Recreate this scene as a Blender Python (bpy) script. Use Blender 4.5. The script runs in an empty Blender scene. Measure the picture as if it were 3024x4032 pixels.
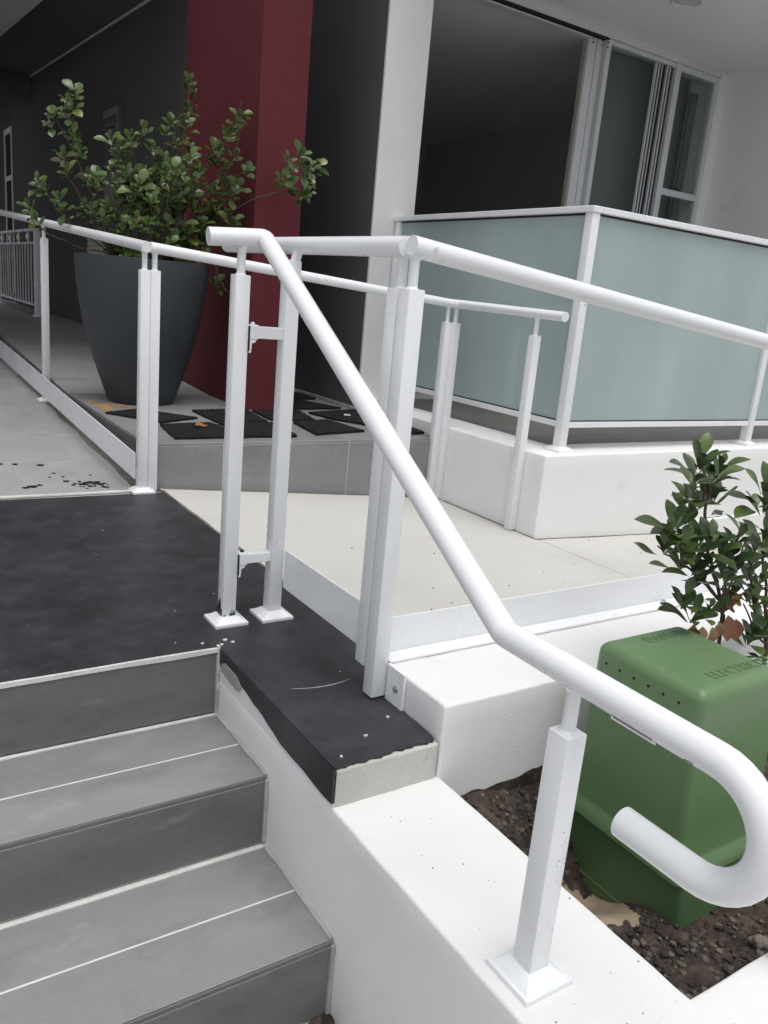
import bpy, bmesh, math, random
from mathutils import Vector, Matrix, noise
C = bpy.context.scene
COL = C.collection
random.seed(11)
R = math.radians

# ---------------------------------------------------------------- camera, light, exposure
cd = bpy.data.cameras.new('camera')
cam = bpy.data.objects.new('camera', cd); COL.objects.link(cam)
right = Vector((0.83882, -0.53705, 0.08917)); down = Vector((-0.06471, -0.26098, -0.96317)); fwd = Vector((0.54055, 0.80216, -0.25367))
m = Matrix((right, -down, -fwd)).transposed().to_4x4()
m.translation = (0, 0, 0.88)
cam.matrix_world = m
cd.sensor_fit = 'VERTICAL'; cd.sensor_height = 24.0; cd.lens = 24.0*3200/4032
cd.clip_start = 0.02; cd.clip_end = 2000
C.camera = cam

SUN_EL, SUN_AZ = R(75), R(180)            # azimuth clockwise from +Y
w = bpy.data.worlds.new('World'); C.world = w; w.use_nodes = True
nt = w.node_tree; nt.nodes.clear()
sky = nt.nodes.new('ShaderNodeTexSky'); sky.sky_type = 'NISHITA'; sky.sun_disc = False
sky.sun_elevation = SUN_EL; sky.sun_rotation = SUN_AZ; sky.air_density = 1.0; sky.dust_density = 4.0; sky.ozone_density = 1.0
hs = nt.nodes.new('ShaderNodeHueSaturation'); hs.inputs['Saturation'].default_value = 0.25
bg = nt.nodes.new('ShaderNodeBackground'); bg.inputs['Strength'].default_value = 0.145
wo = nt.nodes.new('ShaderNodeOutputWorld')
nt.links.new(sky.outputs[0], hs.inputs['Color']); nt.links.new(hs.outputs[0], bg.inputs['Color']); nt.links.new(bg.outputs[0], wo.inputs['Surface'])
sd = bpy.data.lights.new('sun', 'SUN'); sd.energy = 0.85; sd.angle = R(45); sd.color = (1.0, 0.97, 0.93)
so = bpy.data.objects.new('sun', sd); COL.objects.link(so)
sdir = Vector((math.sin(SUN_AZ)*math.cos(SUN_EL), math.cos(SUN_AZ)*math.cos(SUN_EL), math.sin(SUN_EL)))
so.rotation_euler = sdir.to_track_quat('Z', 'Y').to_euler(); so.location = (0, -3, 9)
vs = C.view_settings
vs.view_transform = 'Standard'; vs.look = 'None'; vs.gamma = 1.0; vs.use_curve_mapping = False
vs.exposure = 0.24

# ---------------------------------------------------------------- materials
def surf(name, col, rough=0.6, var=0.12, vs_=4.0, bump=0.0, bs=120.0, stretch=(1, 1, 1), stain=None, spec=0.4, det=5, rnd=0.0, coat=0.0, fine=0.0):
    """procedural paint / stone: base tone varied by noise, optional stains (colour, scale, threshold), bump grain"""
    mt = bpy.data.materials.new(name); mt.use_nodes = True
    n = mt.node_tree; N = n.nodes; L = n.links
    p = N['Principled BSDF']
    p.inputs['Roughness'].default_value = rough
    p.inputs['Specular IOR Level'].default_value = spec
    p.inputs['Coat Weight'].default_value = coat; p.inputs['Coat Roughness'].default_value = 0.12
    tc = N.new('ShaderNodeTexCoord'); mp = N.new('ShaderNodeMapping'); mp.inputs['Scale'].default_value = stretch
    oi = N.new('ShaderNodeObjectInfo'); sc = N.new('ShaderNodeVectorMath'); sc.operation = 'SCALE'; sc.inputs[0].default_value = (13.7, 7.1, 5.3)
    L.new(oi.outputs['Random'], sc.inputs['Scale']); L.new(tc.outputs['Object'], mp.inputs['Vector'])
    if rnd > 0: L.new(sc.outputs[0], mp.inputs['Location'])
    def noi(s, d=det, r=0.55, src=mp):
        q = N.new('ShaderNodeTexNoise'); q.inputs['Scale'].default_value = s; q.inputs['Detail'].default_value = d; q.inputs['Roughness'].default_value = r
        L.new(src.outputs[0], q.inputs['Vector']); return q
    a = noi(vs_)
    mr = N.new('ShaderNodeMapRange'); mr.inputs['From Min'].default_value = 0.3; mr.inputs['From Max'].default_value = 0.7
    mr.inputs['To Min'].default_value = 1-var; mr.inputs['To Max'].default_value = 1+var
    L.new(a.outputs['Fac'], mr.inputs['Value'])
    val = mr.outputs[0]
    if fine > 0:
        f = noi(vs_*60, 2)
        m2 = N.new('ShaderNodeMapRange'); m2.inputs['From Min'].default_value = 0.3; m2.inputs['From Max'].default_value = 0.7
        m2.inputs['To Min'].default_value = 1-fine; m2.inputs['To Max'].default_value = 1+fine
        L.new(f.outputs['Fac'], m2.inputs['Value'])
        mu = N.new('ShaderNodeMath'); mu.operation = 'MULTIPLY'; L.new(val, mu.inputs[0]); L.new(m2.outputs[0], mu.inputs[1]); val = mu.outputs[0]
    if rnd > 0:
        m3 = N.new('ShaderNodeMapRange'); m3.inputs['To Min'].default_value = 1-rnd; m3.inputs['To Max'].default_value = 1+rnd
        L.new(oi.outputs['Random'], m3.inputs['Value'])
        mu = N.new('ShaderNodeMath'); mu.operation = 'MULTIPLY'; L.new(val, mu.inputs[0]); L.new(m3.outputs[0], mu.inputs[1]); val = mu.outputs[0]
    vm = N.new('ShaderNodeVectorMath'); vm.operation = 'SCALE'; vm.inputs[0].default_value = col
    L.new(val, vm.inputs['Scale'])
    cur = vm.outputs[0]
    for st in (stain or []):
        sc_, s, lo, hi, amt = st
        q = noi(s, 6, 0.6)
        r = N.new('ShaderNodeMapRange'); r.inputs['From Min'].default_value = lo; r.inputs['From Max'].default_value = hi; r.inputs['To Max'].default_value = amt
        L.new(q.outputs['Fac'], r.inputs['Value'])
        mx = N.new('ShaderNodeMix'); mx.data_type = 'RGBA'; mx.inputs['B'].default_value = (*sc_, 1)
        L.new(r.outputs[0], mx.inputs['Factor']); L.new(cur, mx.inputs['A']); cur = mx.outputs['Result']
    L.new(cur, p.inputs['Base Color'])
    rr = N.new('ShaderNodeMapRange'); rr.inputs['To Min'].default_value = max(0.03, rough-0.1); rr.inputs['To Max'].default_value = min(1, rough+0.1)
    L.new(a.outputs['Fac'], rr.inputs['Value']); L.new(rr.outputs[0], p.inputs['Roughness'])
    if bump > 0:
        b = noi(bs, 3, 0.5)
        bn = N.new('ShaderNodeBump'); bn.inputs['Strength'].default_value = min(1, bump); bn.inputs['Distance'].default_value = 0.004
        L.new(b.outputs['Fac'], bn.inputs['Height']); L.new(bn.outputs[0], p.inputs['Normal'])
    return mt

M = {}
M['white'] = surf('white_powder_coat', (0.80, 0.815, 0.83), 0.28, 0.02, 3, 0.02, 260, spec=0.5, stain=[((0.45, 0.44, 0.42), 9, 0.68, 0.76, 0.35)])
M['stucco'] = surf('white_stucco', (0.75, 0.75, 0.745), 0.85, 0.05, 2.2, 0.25, 230, spec=0.25, stain=[((0.55, 0.55, 0.53), 5, 0.63, 0.78, 0.35), ((0.42, 0.41, 0.39), 70, 0.73, 0.78, 0.5)])
M['white_wall'] = surf('white_wall_paint', (0.82, 0.82, 0.81), 0.85, 0.03, 1.5, 0.25, 180, spec=0.2, stain=[((0.6, 0.6, 0.58), 3, 0.62, 0.75, 0.3)])
M['grout'] = surf('white_grout', (0.62, 0.62, 0.60), 0.9, 0.12, 20, 0.3, 200, spec=0.2)
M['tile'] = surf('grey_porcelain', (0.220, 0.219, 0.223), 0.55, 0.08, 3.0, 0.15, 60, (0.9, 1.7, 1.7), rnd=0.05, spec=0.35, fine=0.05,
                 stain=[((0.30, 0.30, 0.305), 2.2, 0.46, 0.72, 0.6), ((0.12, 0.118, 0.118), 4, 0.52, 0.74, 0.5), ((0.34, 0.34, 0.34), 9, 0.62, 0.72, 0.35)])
M['tile_shaded'] = surf('grey_porcelain_shaded', (0.138, 0.138, 0.137), 0.5, 0.12, 3.0, 0.2, 40, (0.9, 1.6, 2.2), rnd=0.05, spec=0.35, fine=0.05,
                 stain=[((0.21, 0.21, 0.21), 2.6, 0.50, 0.74, 0.6), ((0.085, 0.083, 0.08), 5, 0.52, 0.74, 0.5), ((0.24, 0.24, 0.24), 9, 0.64, 0.72, 0.4)])  # tread porcelain darkened: shade on upright faces is put into the colour
M['tile_light'] = surf('grey_path_porcelain', (0.32, 0.317, 0.323), 0.55, 0.10, 2.4, 0.2, 60, rnd=0.04, spec=0.35, fine=0.04,
                 stain=[((0.16, 0.15, 0.145), 3, 0.55, 0.74, 0.5), ((0.42, 0.41, 0.40), 6, 0.64, 0.76, 0.5)])
M['joint'] = surf('dirty_grout', (0.40, 0.39, 0.37), 0.9, 0.2, 14, 0.3, 200, spec=0.2)
M['black'] = surf('black_waterproof_paint', (0.027, 0.028, 0.032), 0.44, 0.30, 3.5, 0.45, 120, spec=0.45, fine=0.35,
                  stain=[((0.052, 0.054, 0.060), 9, 0.46, 0.68, 0.6), ((0.020, 0.020, 0.022), 16, 0.52, 0.66, 0.7), ((0.19, 0.19, 0.195), 34, 0.66, 0.76, 0.6)])
M['concrete'] = surf('bare_concrete', (0.50, 0.49, 0.455), 0.9, 0.12, 5, 0.5, 70, spec=0.2, stain=[((0.20, 0.19, 0.18), 38, 0.66, 0.74, 0.6), ((0.66, 0.65, 0.62), 6, 0.5, 0.7, 0.5)])
M['cream'] = surf('cream_ramp_paint', (0.545, 0.537, 0.505), 0.7, 0.035, 1.6, 0.2, 90, spec=0.3,
                  stain=[((0.44, 0.425, 0.39), 2.2, 0.55, 0.75, 0.5), ((0.33, 0.31, 0.28), 24, 0.71, 0.78, 0.5)])
M['red'] = surf('dark_red_render', (0.118, 0.021, 0.029), 0.75, 0.06, 1.2, 0.6, 150, spec=0.25)
M['dark'] = surf('charcoal_render', (0.105, 0.105, 0.112), 0.8, 0.08, 1.2, 0.5, 150, spec=0.25)
M['grey_wall'] = surf('dark_grey_render', (0.070, 0.068, 0.068), 0.8, 0.08, 1.2, 0.4, 150, spec=0.25)
M['soffit'] = surf('soffit_board', (0.10, 0.105, 0.11), 0.8, 0.05, 1.0, 0.1, 60)
M['soffit_pale'] = surf('pale_soffit', (0.42, 0.40, 0.40), 0.85, 0.04, 1.0, 0.2, 60)
M['ceiling'] = surf('balcony_ceiling_paint', (0.86, 0.86, 0.85), 0.85, 0.03, 0.8, 0.15, 120, spec=0.2)
M['room'] = surf('room_paint', (0.52, 0.53, 0.53), 0.9, 0.05, 1, 0)
M['room_ceiling'] = surf('room_ceiling_paint', (0.75, 0.76, 0.76), 0.9, 0.03, 1, 0)
M['blind'] = surf('grey_green_blind', (0.165, 0.178, 0.178), 0.9, 0.03, 1, 0)
M['alu'] = surf('grey_white_frame', (0.62, 0.63, 0.64), 0.4, 0.04, 4, 0)
M['track'] = surf('black_gasket', (0.012, 0.012, 0.013), 0.5, 0.1, 6, 0)
M['pot'] = surf('charcoal_pot', (0.040, 0.047, 0.053), 0.5, 0.10, 3, 0.12, 200, spec=0.4, stain=[((0.09, 0.09, 0.09), 30, 0.72, 0.78, 0.5)])
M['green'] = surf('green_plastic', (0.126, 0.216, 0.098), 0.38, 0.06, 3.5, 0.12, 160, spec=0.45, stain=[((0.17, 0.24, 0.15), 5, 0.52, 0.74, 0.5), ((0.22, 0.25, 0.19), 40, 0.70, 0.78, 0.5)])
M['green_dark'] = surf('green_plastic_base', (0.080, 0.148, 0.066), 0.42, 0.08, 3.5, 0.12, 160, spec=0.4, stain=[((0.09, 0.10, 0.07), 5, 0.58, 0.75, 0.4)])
M['rubber'] = surf('black_rubber', (0.012, 0.012, 0.013), 0.8, 0.3, 10, 1.0, 60, spec=0.25, stain=[((0.06, 0.06, 0.06), 90, 0.68, 0.76, 0.5)])
M['soil'] = surf('dark_soil', (0.058, 0.046, 0.040), 0.95, 0.4, 9, 1.0, 70, spec=0.1, stain=[((0.14, 0.115, 0.10), 30, 0.52, 0.68, 0.7), ((0.025, 0.02, 0.017), 14, 0.52, 0.66, 0.7)])
M['sand'] = surf('pale_sand', (0.37, 0.30, 0.215), 0.95, 0.15, 20, 0.6, 200, spec=0.1)
M['pebble'] = surf('grey_brown_pebble', (0.17, 0.145, 0.125), 0.85, 0.25, 30, 0.6, 120, spec=0.2, rnd=0.35)
M['bark'] = surf('brown_stem', (0.10, 0.075, 0.055), 0.85, 0.25, 40, 0.6, 120, spec=0.2)
M['steel'] = surf('zinc_steel', (0.45, 0.46, 0.48), 0.35, 0.1, 20, 0, spec=0.6)
M['steel'].node_tree.nodes['Principled BSDF'].inputs['Metallic'].default_value = 0.85
M['floor_dark'] = surf('dark_balcony_tile', (0.19, 0.182, 0.175), 0.5, 0.08, 4, 0.1, 80, rnd=0.06)
M['meter'] = surf('meter_box_metal', (0.15, 0.145, 0.145), 0.5, 0.05, 4, 0)
M['meter_dark'] = surf('meter_box_door', (0.062, 0.058, 0.058), 0.5, 0.05, 4, 0)
M['vent'] = surf('vent_cream', (0.42, 0.39, 0.33), 0.6, 0.08, 6, 0)
M['street'] = surf('street_concrete', (0.34, 0.335, 0.33), 0.9, 0.12, 1.5, 0.4, 60)
M['rust'] = surf('rust_stain', (0.36, 0.235, 0.11), 0.7, 0.3, 14, 0.2, 90)
M['label_white'] = surf('label_white', (0.78, 0.78, 0.78), 0.4, 0.02, 5, 0)
M['ink'] = surf('black_ink', (0.015, 0.015, 0.015), 0.4, 0.02, 5, 0)
M['scuff'] = surf('pale_scuff', (0.42, 0.42, 0.42), 0.8, 0.3, 60, 0.2, 200)
M['dirt'] = surf('grey_dirt', (0.16, 0.145, 0.13), 0.9, 0.4, 30, 0.5, 200)

def leaf_mat(name, cols, rough, under):
    mt = bpy.data.materials.new(name); mt.use_nodes = True
    n = mt.node_tree; N = n.nodes; L = n.links; p = N['Principled BSDF']
    oi = N.new('ShaderNodeObjectInfo'); geo = N.new('ShaderNodeNewGeometry'); tc = N.new('ShaderNodeTexCoord')
    at = N.new('ShaderNodeAttribute'); at.attribute_name = 'tone'
    ad = N.new('ShaderNodeMath'); ad.operation = 'ADD'; L.new(oi.outputs['Random'], ad.inputs[0]); L.new(at.outputs['Fac'], ad.inputs[1])
    fr = N.new('ShaderNodeMath'); fr.operation = 'FRACT'; L.new(ad.outputs[0], fr.inputs[0])
    cr = N.new('ShaderNodeValToRGB'); cr.color_ramp.elements.remove(cr.color_ramp.elements[1])
    for i, c in enumerate(cols):
        e = cr.color_ramp.elements[0] if i == 0 else cr.color_ramp.elements.new(i/(len(cols)-1))
        e.position = i/(len(cols)-1); e.color = (*c, 1)
    L.new(fr.outputs[0], cr.inputs['Fac'])
    nz = N.new('ShaderNodeTexNoise'); nz.inputs['Scale'].default_value = 60; L.new(tc.outputs['Object'], nz.inputs['Vector'])
    mr = N.new('ShaderNodeMapRange'); mr.inputs['To Min'].default_value = 0.75; mr.inputs['To Max'].default_value = 1.25; L.new(nz.outputs['Fac'], mr.inputs['Value'])
    vm = N.new('ShaderNodeVectorMath'); vm.operation = 'SCALE'; L.new(cr.outputs['Color'], vm.inputs[0]); L.new(mr.outputs[0], vm.inputs['Scale'])
    mx = N.new('ShaderNodeMix'); mx.data_type = 'RGBA'; mx.inputs['B'].default_value = (*under, 1)
    bf = N.new('ShaderNodeMath'); bf.operation = 'MULTIPLY'; bf.inputs[1].default_value = 0.7; L.new(geo.outputs['Backfacing'], bf.inputs[0])
    L.new(bf.outputs[0], mx.inputs['Factor']); L.new(vm.outputs[0], mx.inputs['A']); L.new(mx.outputs['Result'], p.inputs['Base Color'])
    p.inputs['Roughness'].default_value = rough; p.inputs['Specular IOR Level'].default_value = 0.5
    return mt
M['leaf'] = leaf_mat('shrub_leaf', [(0.038, 0.072, 0.014), (0.062, 0.112, 0.022), (0.048, 0.086, 0.022), (0.090, 0.138, 0.032), (0.042, 0.078, 0.016), (0.16, 0.175, 0.045)], 0.31, (0.14, 0.17, 0.09))
M['leaf_dark'] = leaf_mat('glossy_leaf', [(0.036, 0.066, 0.018), (0.060, 0.108, 0.020), (0.026, 0.050, 0.018), (0.090, 0.142, 0.026), (0.038, 0.072, 0.022), (0.050, 0.09, 0.020)], 0.31, (0.065, 0.09, 0.045))
M['leaf_dead'] = leaf_mat('dead_leaf', [(0.26, 0.10, 0.05), (0.34, 0.17, 0.05), (0.22, 0.08, 0.045), (0.40, 0.26, 0.14)], 0.6, (0.28, 0.15, 0.09))

def glass_mat(name, tint, trans, rough, frosted=False):
    mt = bpy.data.materials.new(name); mt.use_nodes = True
    n = mt.node_tree; N = n.nodes; L = n.links; p = N['Principled BSDF']
    p.inputs['Base Color'].default_value = (*tint, 1); p.inputs['Roughness'].default_value = rough; p.inputs['IOR'].default_value = 1.5
    if frosted:
        tc = N.new('ShaderNodeTexCoord'); nz = N.new('ShaderNodeTexNoise'); nz.inputs['Scale'].default_value = 1.1; nz.inputs['Detail'].default_value = 6
        gm = N.new('ShaderNodeMapping'); gm.inputs['Scale'].default_value = (2.2, 2.2, 0.7); L.new(tc.outputs['Object'], gm.inputs['Vector']); L.new(gm.outputs[0], nz.inputs['Vector'])
        vo = N.new('ShaderNodeTexVoronoi'); vo.inputs['Scale'].default_value = 24; L.new(tc.outputs['Object'], vo.inputs['Vector'])
        nb = N.new('ShaderNodeTexNoise'); nb.inputs['Scale'].default_value = 1.7; nb.inputs['Detail'].default_value = 2; L.new(tc.outputs['Object'], nb.inputs['Vector'])
        lt = N.new('ShaderNodeMath'); lt.operation = 'LESS_THAN'; lt.inputs[1].default_value = 0.11; L.new(vo.outputs['Distance'], lt.inputs[0])
        gt = N.new('ShaderNodeMath'); gt.operation = 'GREATER_THAN'; gt.inputs[1].default_value = 0.56; L.new(nb.outputs['Fac'], gt.inputs[0])
        mm = N.new('ShaderNodeMath'); mm.operation = 'MULTIPLY'; L.new(lt.outputs[0], mm.inputs[0]); L.new(gt.outputs[0], mm.inputs[1])
        m5 = N.new('ShaderNodeMath'); m5.operation = 'MULTIPLY'; m5.inputs[1].default_value = 0.55; L.new(mm.outputs[0], m5.inputs[0])
        mr = N.new('ShaderNodeMapRange'); mr.inputs['To Min'].default_value = 0.80; mr.inputs['To Max'].default_value = 1.20; L.new(nz.outputs['Fac'], mr.inputs['Value'])
        vm = N.new('ShaderNodeVectorMath'); vm.operation = 'SCALE'; vm.inputs[0].default_value = tint; L.new(mr.outputs[0], vm.inputs['Scale'])
        mx = N.new('ShaderNodeMix'); mx.data_type = 'RGBA'; mx.inputs['B'].default_value = (0.6, 0.62, 0.62, 1)
        L.new(m5.outputs[0], mx.inputs['Factor']); L.new(vm.outputs[0], mx.inputs['A']); L.new(mx.outputs['Result'], p.inputs['Base Color'])
        tr = N.new('ShaderNodeBsdfTranslucent'); L.new(mx.outputs['Result'], tr.inputs['Color'])
        ms = N.new('ShaderNodeMixShader'); ms.inputs['Fac'].default_value = trans
        L.new(p.outputs[0], ms.inputs[1]); L.new(tr.outputs[0], ms.inputs[2]); L.new(ms.outputs[0], N['Material Output'].inputs['Surface'])
        p.inputs['Coat Weight'].default_value = 1.0; p.inputs['Coat Roughness'].default_value = 0.02; p.inputs['Specular IOR Level'].default_value = 0.0
    else:
        tp = N.new('ShaderNodeBsdfTransparent'); tp.inputs['Color'].default_value = (*tint, 1)
        gl = N.new('ShaderNodeBsdfGlossy'); gl.inputs['Roughness'].default_value = rough; gl.inputs['Color'].default_value = (1, 1, 1, 1)
        fr = N.new('ShaderNodeFresnel'); fr.inputs['IOR'].default_value = 1.52
        gb_ = N.new('ShaderNodeNewGeometry'); iv = N.new('ShaderNodeMath'); iv.operation = 'SUBTRACT'; iv.inputs[0].default_value = 1.0; L.new(gb_.outputs['Backfacing'], iv.inputs[1])
        fm = N.new('ShaderNodeMath'); fm.operation = 'MULTIPLY'; L.new(fr.outputs[0], fm.inputs[0]); L.new(iv.outputs[0], fm.inputs[1])
        ms = N.new('ShaderNodeMixShader'); L.new(fm.outputs[0], ms.inputs['Fac']); L.new(tp.outputs[0], ms.inputs[1]); L.new(gl.outputs[0], ms.inputs[2])
        L.new(ms.outputs[0], N['Material Output'].inputs['Surface'])
    return mt
M['frost'] = glass_mat('frosted_glass', (0.53, 0.625, 0.62), 0.34, 0.35, True)
M['glass'] = glass_mat('clear_window_glass', (0.88, 0.92, 0.91), 0.0, 0.01)

# ---------------------------------------------------------------- mesh helpers
class MB:
    def __init__(s): s.bm = bmesh.new()
    def box(s, x0, x1, y0, y1, z0, z1, bev=0.0, seg=2, rot=0.0):
        b = bmesh.new()
        bmesh.ops.create_cube(b, size=1.0)
        for v in b.verts:
            v.co = Vector(((x0+x1)/2+v.co.x*(x1-x0), (y0+y1)/2+v.co.y*(y1-y0), (z0+z1)/2+v.co.z*(z1-z0)))
        if bev > 0: bmesh.ops.bevel(b, geom=b.edges[:], offset=bev, segments=seg, profile=0.5, affect='EDGES')
        if rot: bmesh.ops.rotate(b, verts=b.verts, cent=((x0+x1)/2, (y0+y1)/2, 0), matrix=Matrix.Rotation(rot, 3, 'Z'))
        s._merge(b); return s
    def _merge(s, b):
        me = bpy.data.meshes.new('tmp'); b.to_mesh(me); b.free(); s.bm.from_mesh(me); bpy.data.meshes.remove(me)
    def raw(s, verts, faces):
        vs_ = [s.bm.verts.new(v) for v in verts]
        for f in faces:
            try: s.bm.faces.new([vs_[i] for i in f])
            except ValueError: pass
        return s
    def hexa(s, p, bev=0.0):
        """8 points: bottom ring 0-3 (ccw from above) then top ring 4-7"""
        b = bmesh.new(); v = [b.verts.new(q) for q in p]
        for f in ((3, 2, 1, 0), (4, 5, 6, 7), (0, 1, 5, 4), (1, 2, 6, 5), (2, 3, 7, 6), (3, 0, 4, 7)): b.faces.new([v[i] for i in f])
        if bev > 0: bmesh.ops.bevel(b, geom=b.edges[:], offset=bev, segments=2, profile=0.5, affect='EDGES')
        s._merge(b); return s
    def slab(s, x0, x1, y0, y1, zf, t, bev=0.0):
        """slab whose top follows zf(x, y)"""
        q = [(x0, y0), (x1, y0), (x1, y1), (x0, y1)]
        return s.hexa([(x, y, zf(x, y)-t) for x, y in q]+[(x, y, zf(x, y)) for x, y in q], bev)
    def prism(s, poly, axis, a, b_):
        """polygon in the plane across axis ('x': (y,z); 'y': (x,z); 'z': (x,y)), extruded from a to b_"""
        f = {'x': lambda p, t: (t, p[0], p[1]), 'y': lambda p, t: (p[0], t, p[1]), 'z': lambda p, t: (p[0], p[1], t)}[axis]
        n = len(poly)
        v = [s.bm.verts.new(f(p, a)) for p in poly]+[s.bm.verts.new(f(p, b_)) for p in poly]
        fs = [s.bm.faces.new(v[:n][::-1]), s.bm.faces.new(v[n:])]
        for i in range(n): fs.append(s.bm.faces.new((v[i], v[(i+1) % n], v[n+(i+1) % n], v[n+i])))
        return s
    def tube(s, path, r, n=16, cap=True, taper=None):
        P = [Vector(p) for p in path]; rings = []
        T0 = (P[1]-P[0]).normalized()
        u = T0.orthogonal().normalized()
        for i, p in enumerate(P):
            a = (P[i]-P[i-1]).normalized() if i > 0 else (P[1]-P[0]).normalized()
            b = (P[i+1]-P[i]).normalized() if i < len(P)-1 else a
            t = (a+b).normalized(); ch = max(0.35, t.dot(a))
            u = (u-a*u.dot(a)).normalized(); w_ = a.cross(u)
            rr = r if taper is None else r*(1+(taper-1)*i/(len(P)-1))
            ring = []
            for k in range(n):
                th = 2*math.pi*k/n
                q = u*math.cos(th)*rr+w_*math.sin(th)*rr
                q = q-a*(q.dot(t)/t.dot(a))          # shear on to the mitre plane
                ring.append(s.bm.verts.new(p+q))
            rings.append(ring); 
            if i < len(P)-1: u = (u-b*u.dot(b)).normalized()
        for a, b in zip(rings, rings[1:]):
            for k in range(n): s.bm.faces.new((a[k], a[(k+1) % n], b[(k+1) % n], b[k]))
        if cap: s.bm.faces.new(rings[0][::-1]); s.bm.faces.new(rings[-1])
        return s
    def lathe(s, prof, cx, cy, n=48):
        rings = []
        for r_, z in prof:
            rings.append([s.bm.verts.new((cx+r_*math.cos(2*math.pi*k/n), cy+r_*math.sin(2*math.pi*k/n), z)) for k in range(n)])
        for a, b in zip(rings, rings[1:]):
            for k in range(n): s.bm.faces.new((a[k], a[(k+1) % n], b[(k+1) % n], b[k]))
        s.bm.faces.new(rings[0][::-1]); s.bm.faces.new(rings[-1]); return s
    def build(s, name, mat, parent=None, smooth=None, loc=(0, 0, 0), label=None):
        base = Vector(loc)
        if parent is not None:
            q = parent
            while q is not None: base = base+q.location; q = q.parent
        bmesh.ops.recalc_face_normals(s.bm, faces=s.bm.faces[:])
        for v in s.bm.verts: v.co -= base
        me = bpy.data.meshes.new(name); s.bm.to_mesh(me); s.bm.free()
        me.materials.append(M[mat] if isinstance(mat, str) else mat)
        if smooth is not None:
            me.polygons.foreach_set('use_smooth', [True]*len(me.polygons))
            me.set_sharp_from_angle(angle=R(smooth))
        o = bpy.data.objects.new(name, me); COL.objects.link(o)
        if parent is not None: o.parent = parent
        o.location = loc
        if label: o['label'] = label
        return o

def thing(name, label, cat, loc=(0, 0, 0), group=None):
    o = bpy.data.objects.new(name, None); COL.objects.link(o); o.location = loc; o.empty_display_size = 0.05
    o['label'] = label; o['category'] = cat
    if group: o['group'] = group
    return o
def tag(o, label, cat, group=None):
    o['label'] = label; o['category'] = cat
    if group: o['group'] = group
    return o
def struct(o): o['kind'] = 'structure'; return o
def stuff(o): o['kind'] = 'stuff'; return o
def jag(a, b, n, amp, rnd):
    """points from a to b (2-D) with a ragged wobble across"""
    sd_ = rnd.random()*90
    out = []; d = Vector((b[0]-a[0], b[1]-a[1])); nn = Vector((-d.y, d.x)).normalized()
    for i in range(n+1):
        t = i/n; k = 0 if i in (0, n) else amp*(1.5*noise.noise(Vector((sd_, i*0.21, 0)))+0.6*noise.noise(Vector((sd_, 9, i*0.47)))+0.12*(rnd.random()*2-1))
        out.append((a[0]+d.x*t+nn.x*k, a[1]+d.y*t+nn.y*k))
    return out

# ---------------------------------------------------------------- ground, ramps, landing
XC = 0.735; XK = 0.987; YK = 1.171; YL = 1.772           # cheek face, kerb end, kerb face, landing edge
struct(MB().box(-400, 400, -400, 400, -0.75, -0.556).build('ground', 'street'))
ZR = lambda x, y: -0.085*(x-1.09) if x < 2.62 else -0.13-0.05*(x-2.62)
ramp = struct(MB().slab(1.094, 2.616, 1.44, 3.376, ZR, 0.3, 0.004).build('ramp', 'cream'))
MB().slab(2.621, 7.0, 1.44, 2.62, ZR, 0.3, 0.004).build('ramp_slab', 'cream', ramp)
MB().slab(2.60, 2.64, 1.45, 2.62, lambda x, y: ZR(x, y)-0.004, 0.25).build('joint_filler', 'dirt', ramp)
# landing: concrete block with a painted skin whose edge is ragged
rj = random.Random(3)
landing = struct(MB().box(-1.6, XK-0.006, YL+0.003, 3.335, -0.55, -0.006).build('landing', 'concrete'))
MB().box(XC+0.003, XK-0.003, YK+0.003, YL+0.02, -0.55, -0.0065, 0.004).build('landing_tongue', 'concrete', landing)
MB().box(XK-0.006, 1.088, 1.44, 3.335, -0.3, -0.0062).build('landing_edge', 'concrete', landing)
top = [(-1.6, YL), (XC+0.004, YL), (XC-0.001, YL-0.01)]
top += [(XC-0.001, YK+0.02)] + jag((XC, YK+0.006), (XK-0.01, YK+0.014), 60, 0.0042, rj) + jag((XK-0.006, YK+0.03), (XK-0.001, 1.33), 10, 0.004, rj)
top += [(XK-0.002, 1.44), (1.088, 1.445)] + [(1.088+rj.uniform(-0.004, 0.002), 1.5+i*0.06) for i in range(31)] + [(-1.6, 3.338)]
MB().prism(top, 'z', -0.006, 0.0).build('black_paint_coat', 'black', landing, 40)
MB().box(XC+0.0008, XC+0.0028, YK+0.004, YL-0.002, -0.0882, -0.012).build('white_paint_coat', 'stucco', landing)
side = [(YL, -0.001), (YL, -0.03)] + jag((YL-0.02, -0.045), (YL-0.12, -0.052), 5, 0.006, rj) + jag((YL-0.14, -0.036), (1.42, -0.070), 10, 0.005, rj) + jag((1.40, -0.074), (YK+0.012, -0.079), 12, 0.004, rj) + [(YK+0.004, -0.078), (YK+0.004, -0.004)]
MB().prism(side, 'x', XC-0.003, XC+0.003).build('black_paint_coat', 'black', landing)
patch = [(YL-0.03, -0.055), (YL-0.13, -0.062), (YL-0.15, -0.040), (YL-0.12, -0.026), (YL-0.05, -0.024), (YL-0.028, -0.035)]
MB().prism(patch, 'x', XC-0.0045, XC-0.0025).build('bare_patch', 'tile_light', landing)
MB().prism(jag((YL+0.004, 0.004), (YL+0.002, -0.115), 10, 0.002, rj)+jag((YL-0.012, -0.115), (YL-0.010, 0.004), 10, 0.003, rj), 'x', XC-0.006, XC-0.001).build('corner_filler', 'grout', landing)
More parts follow.
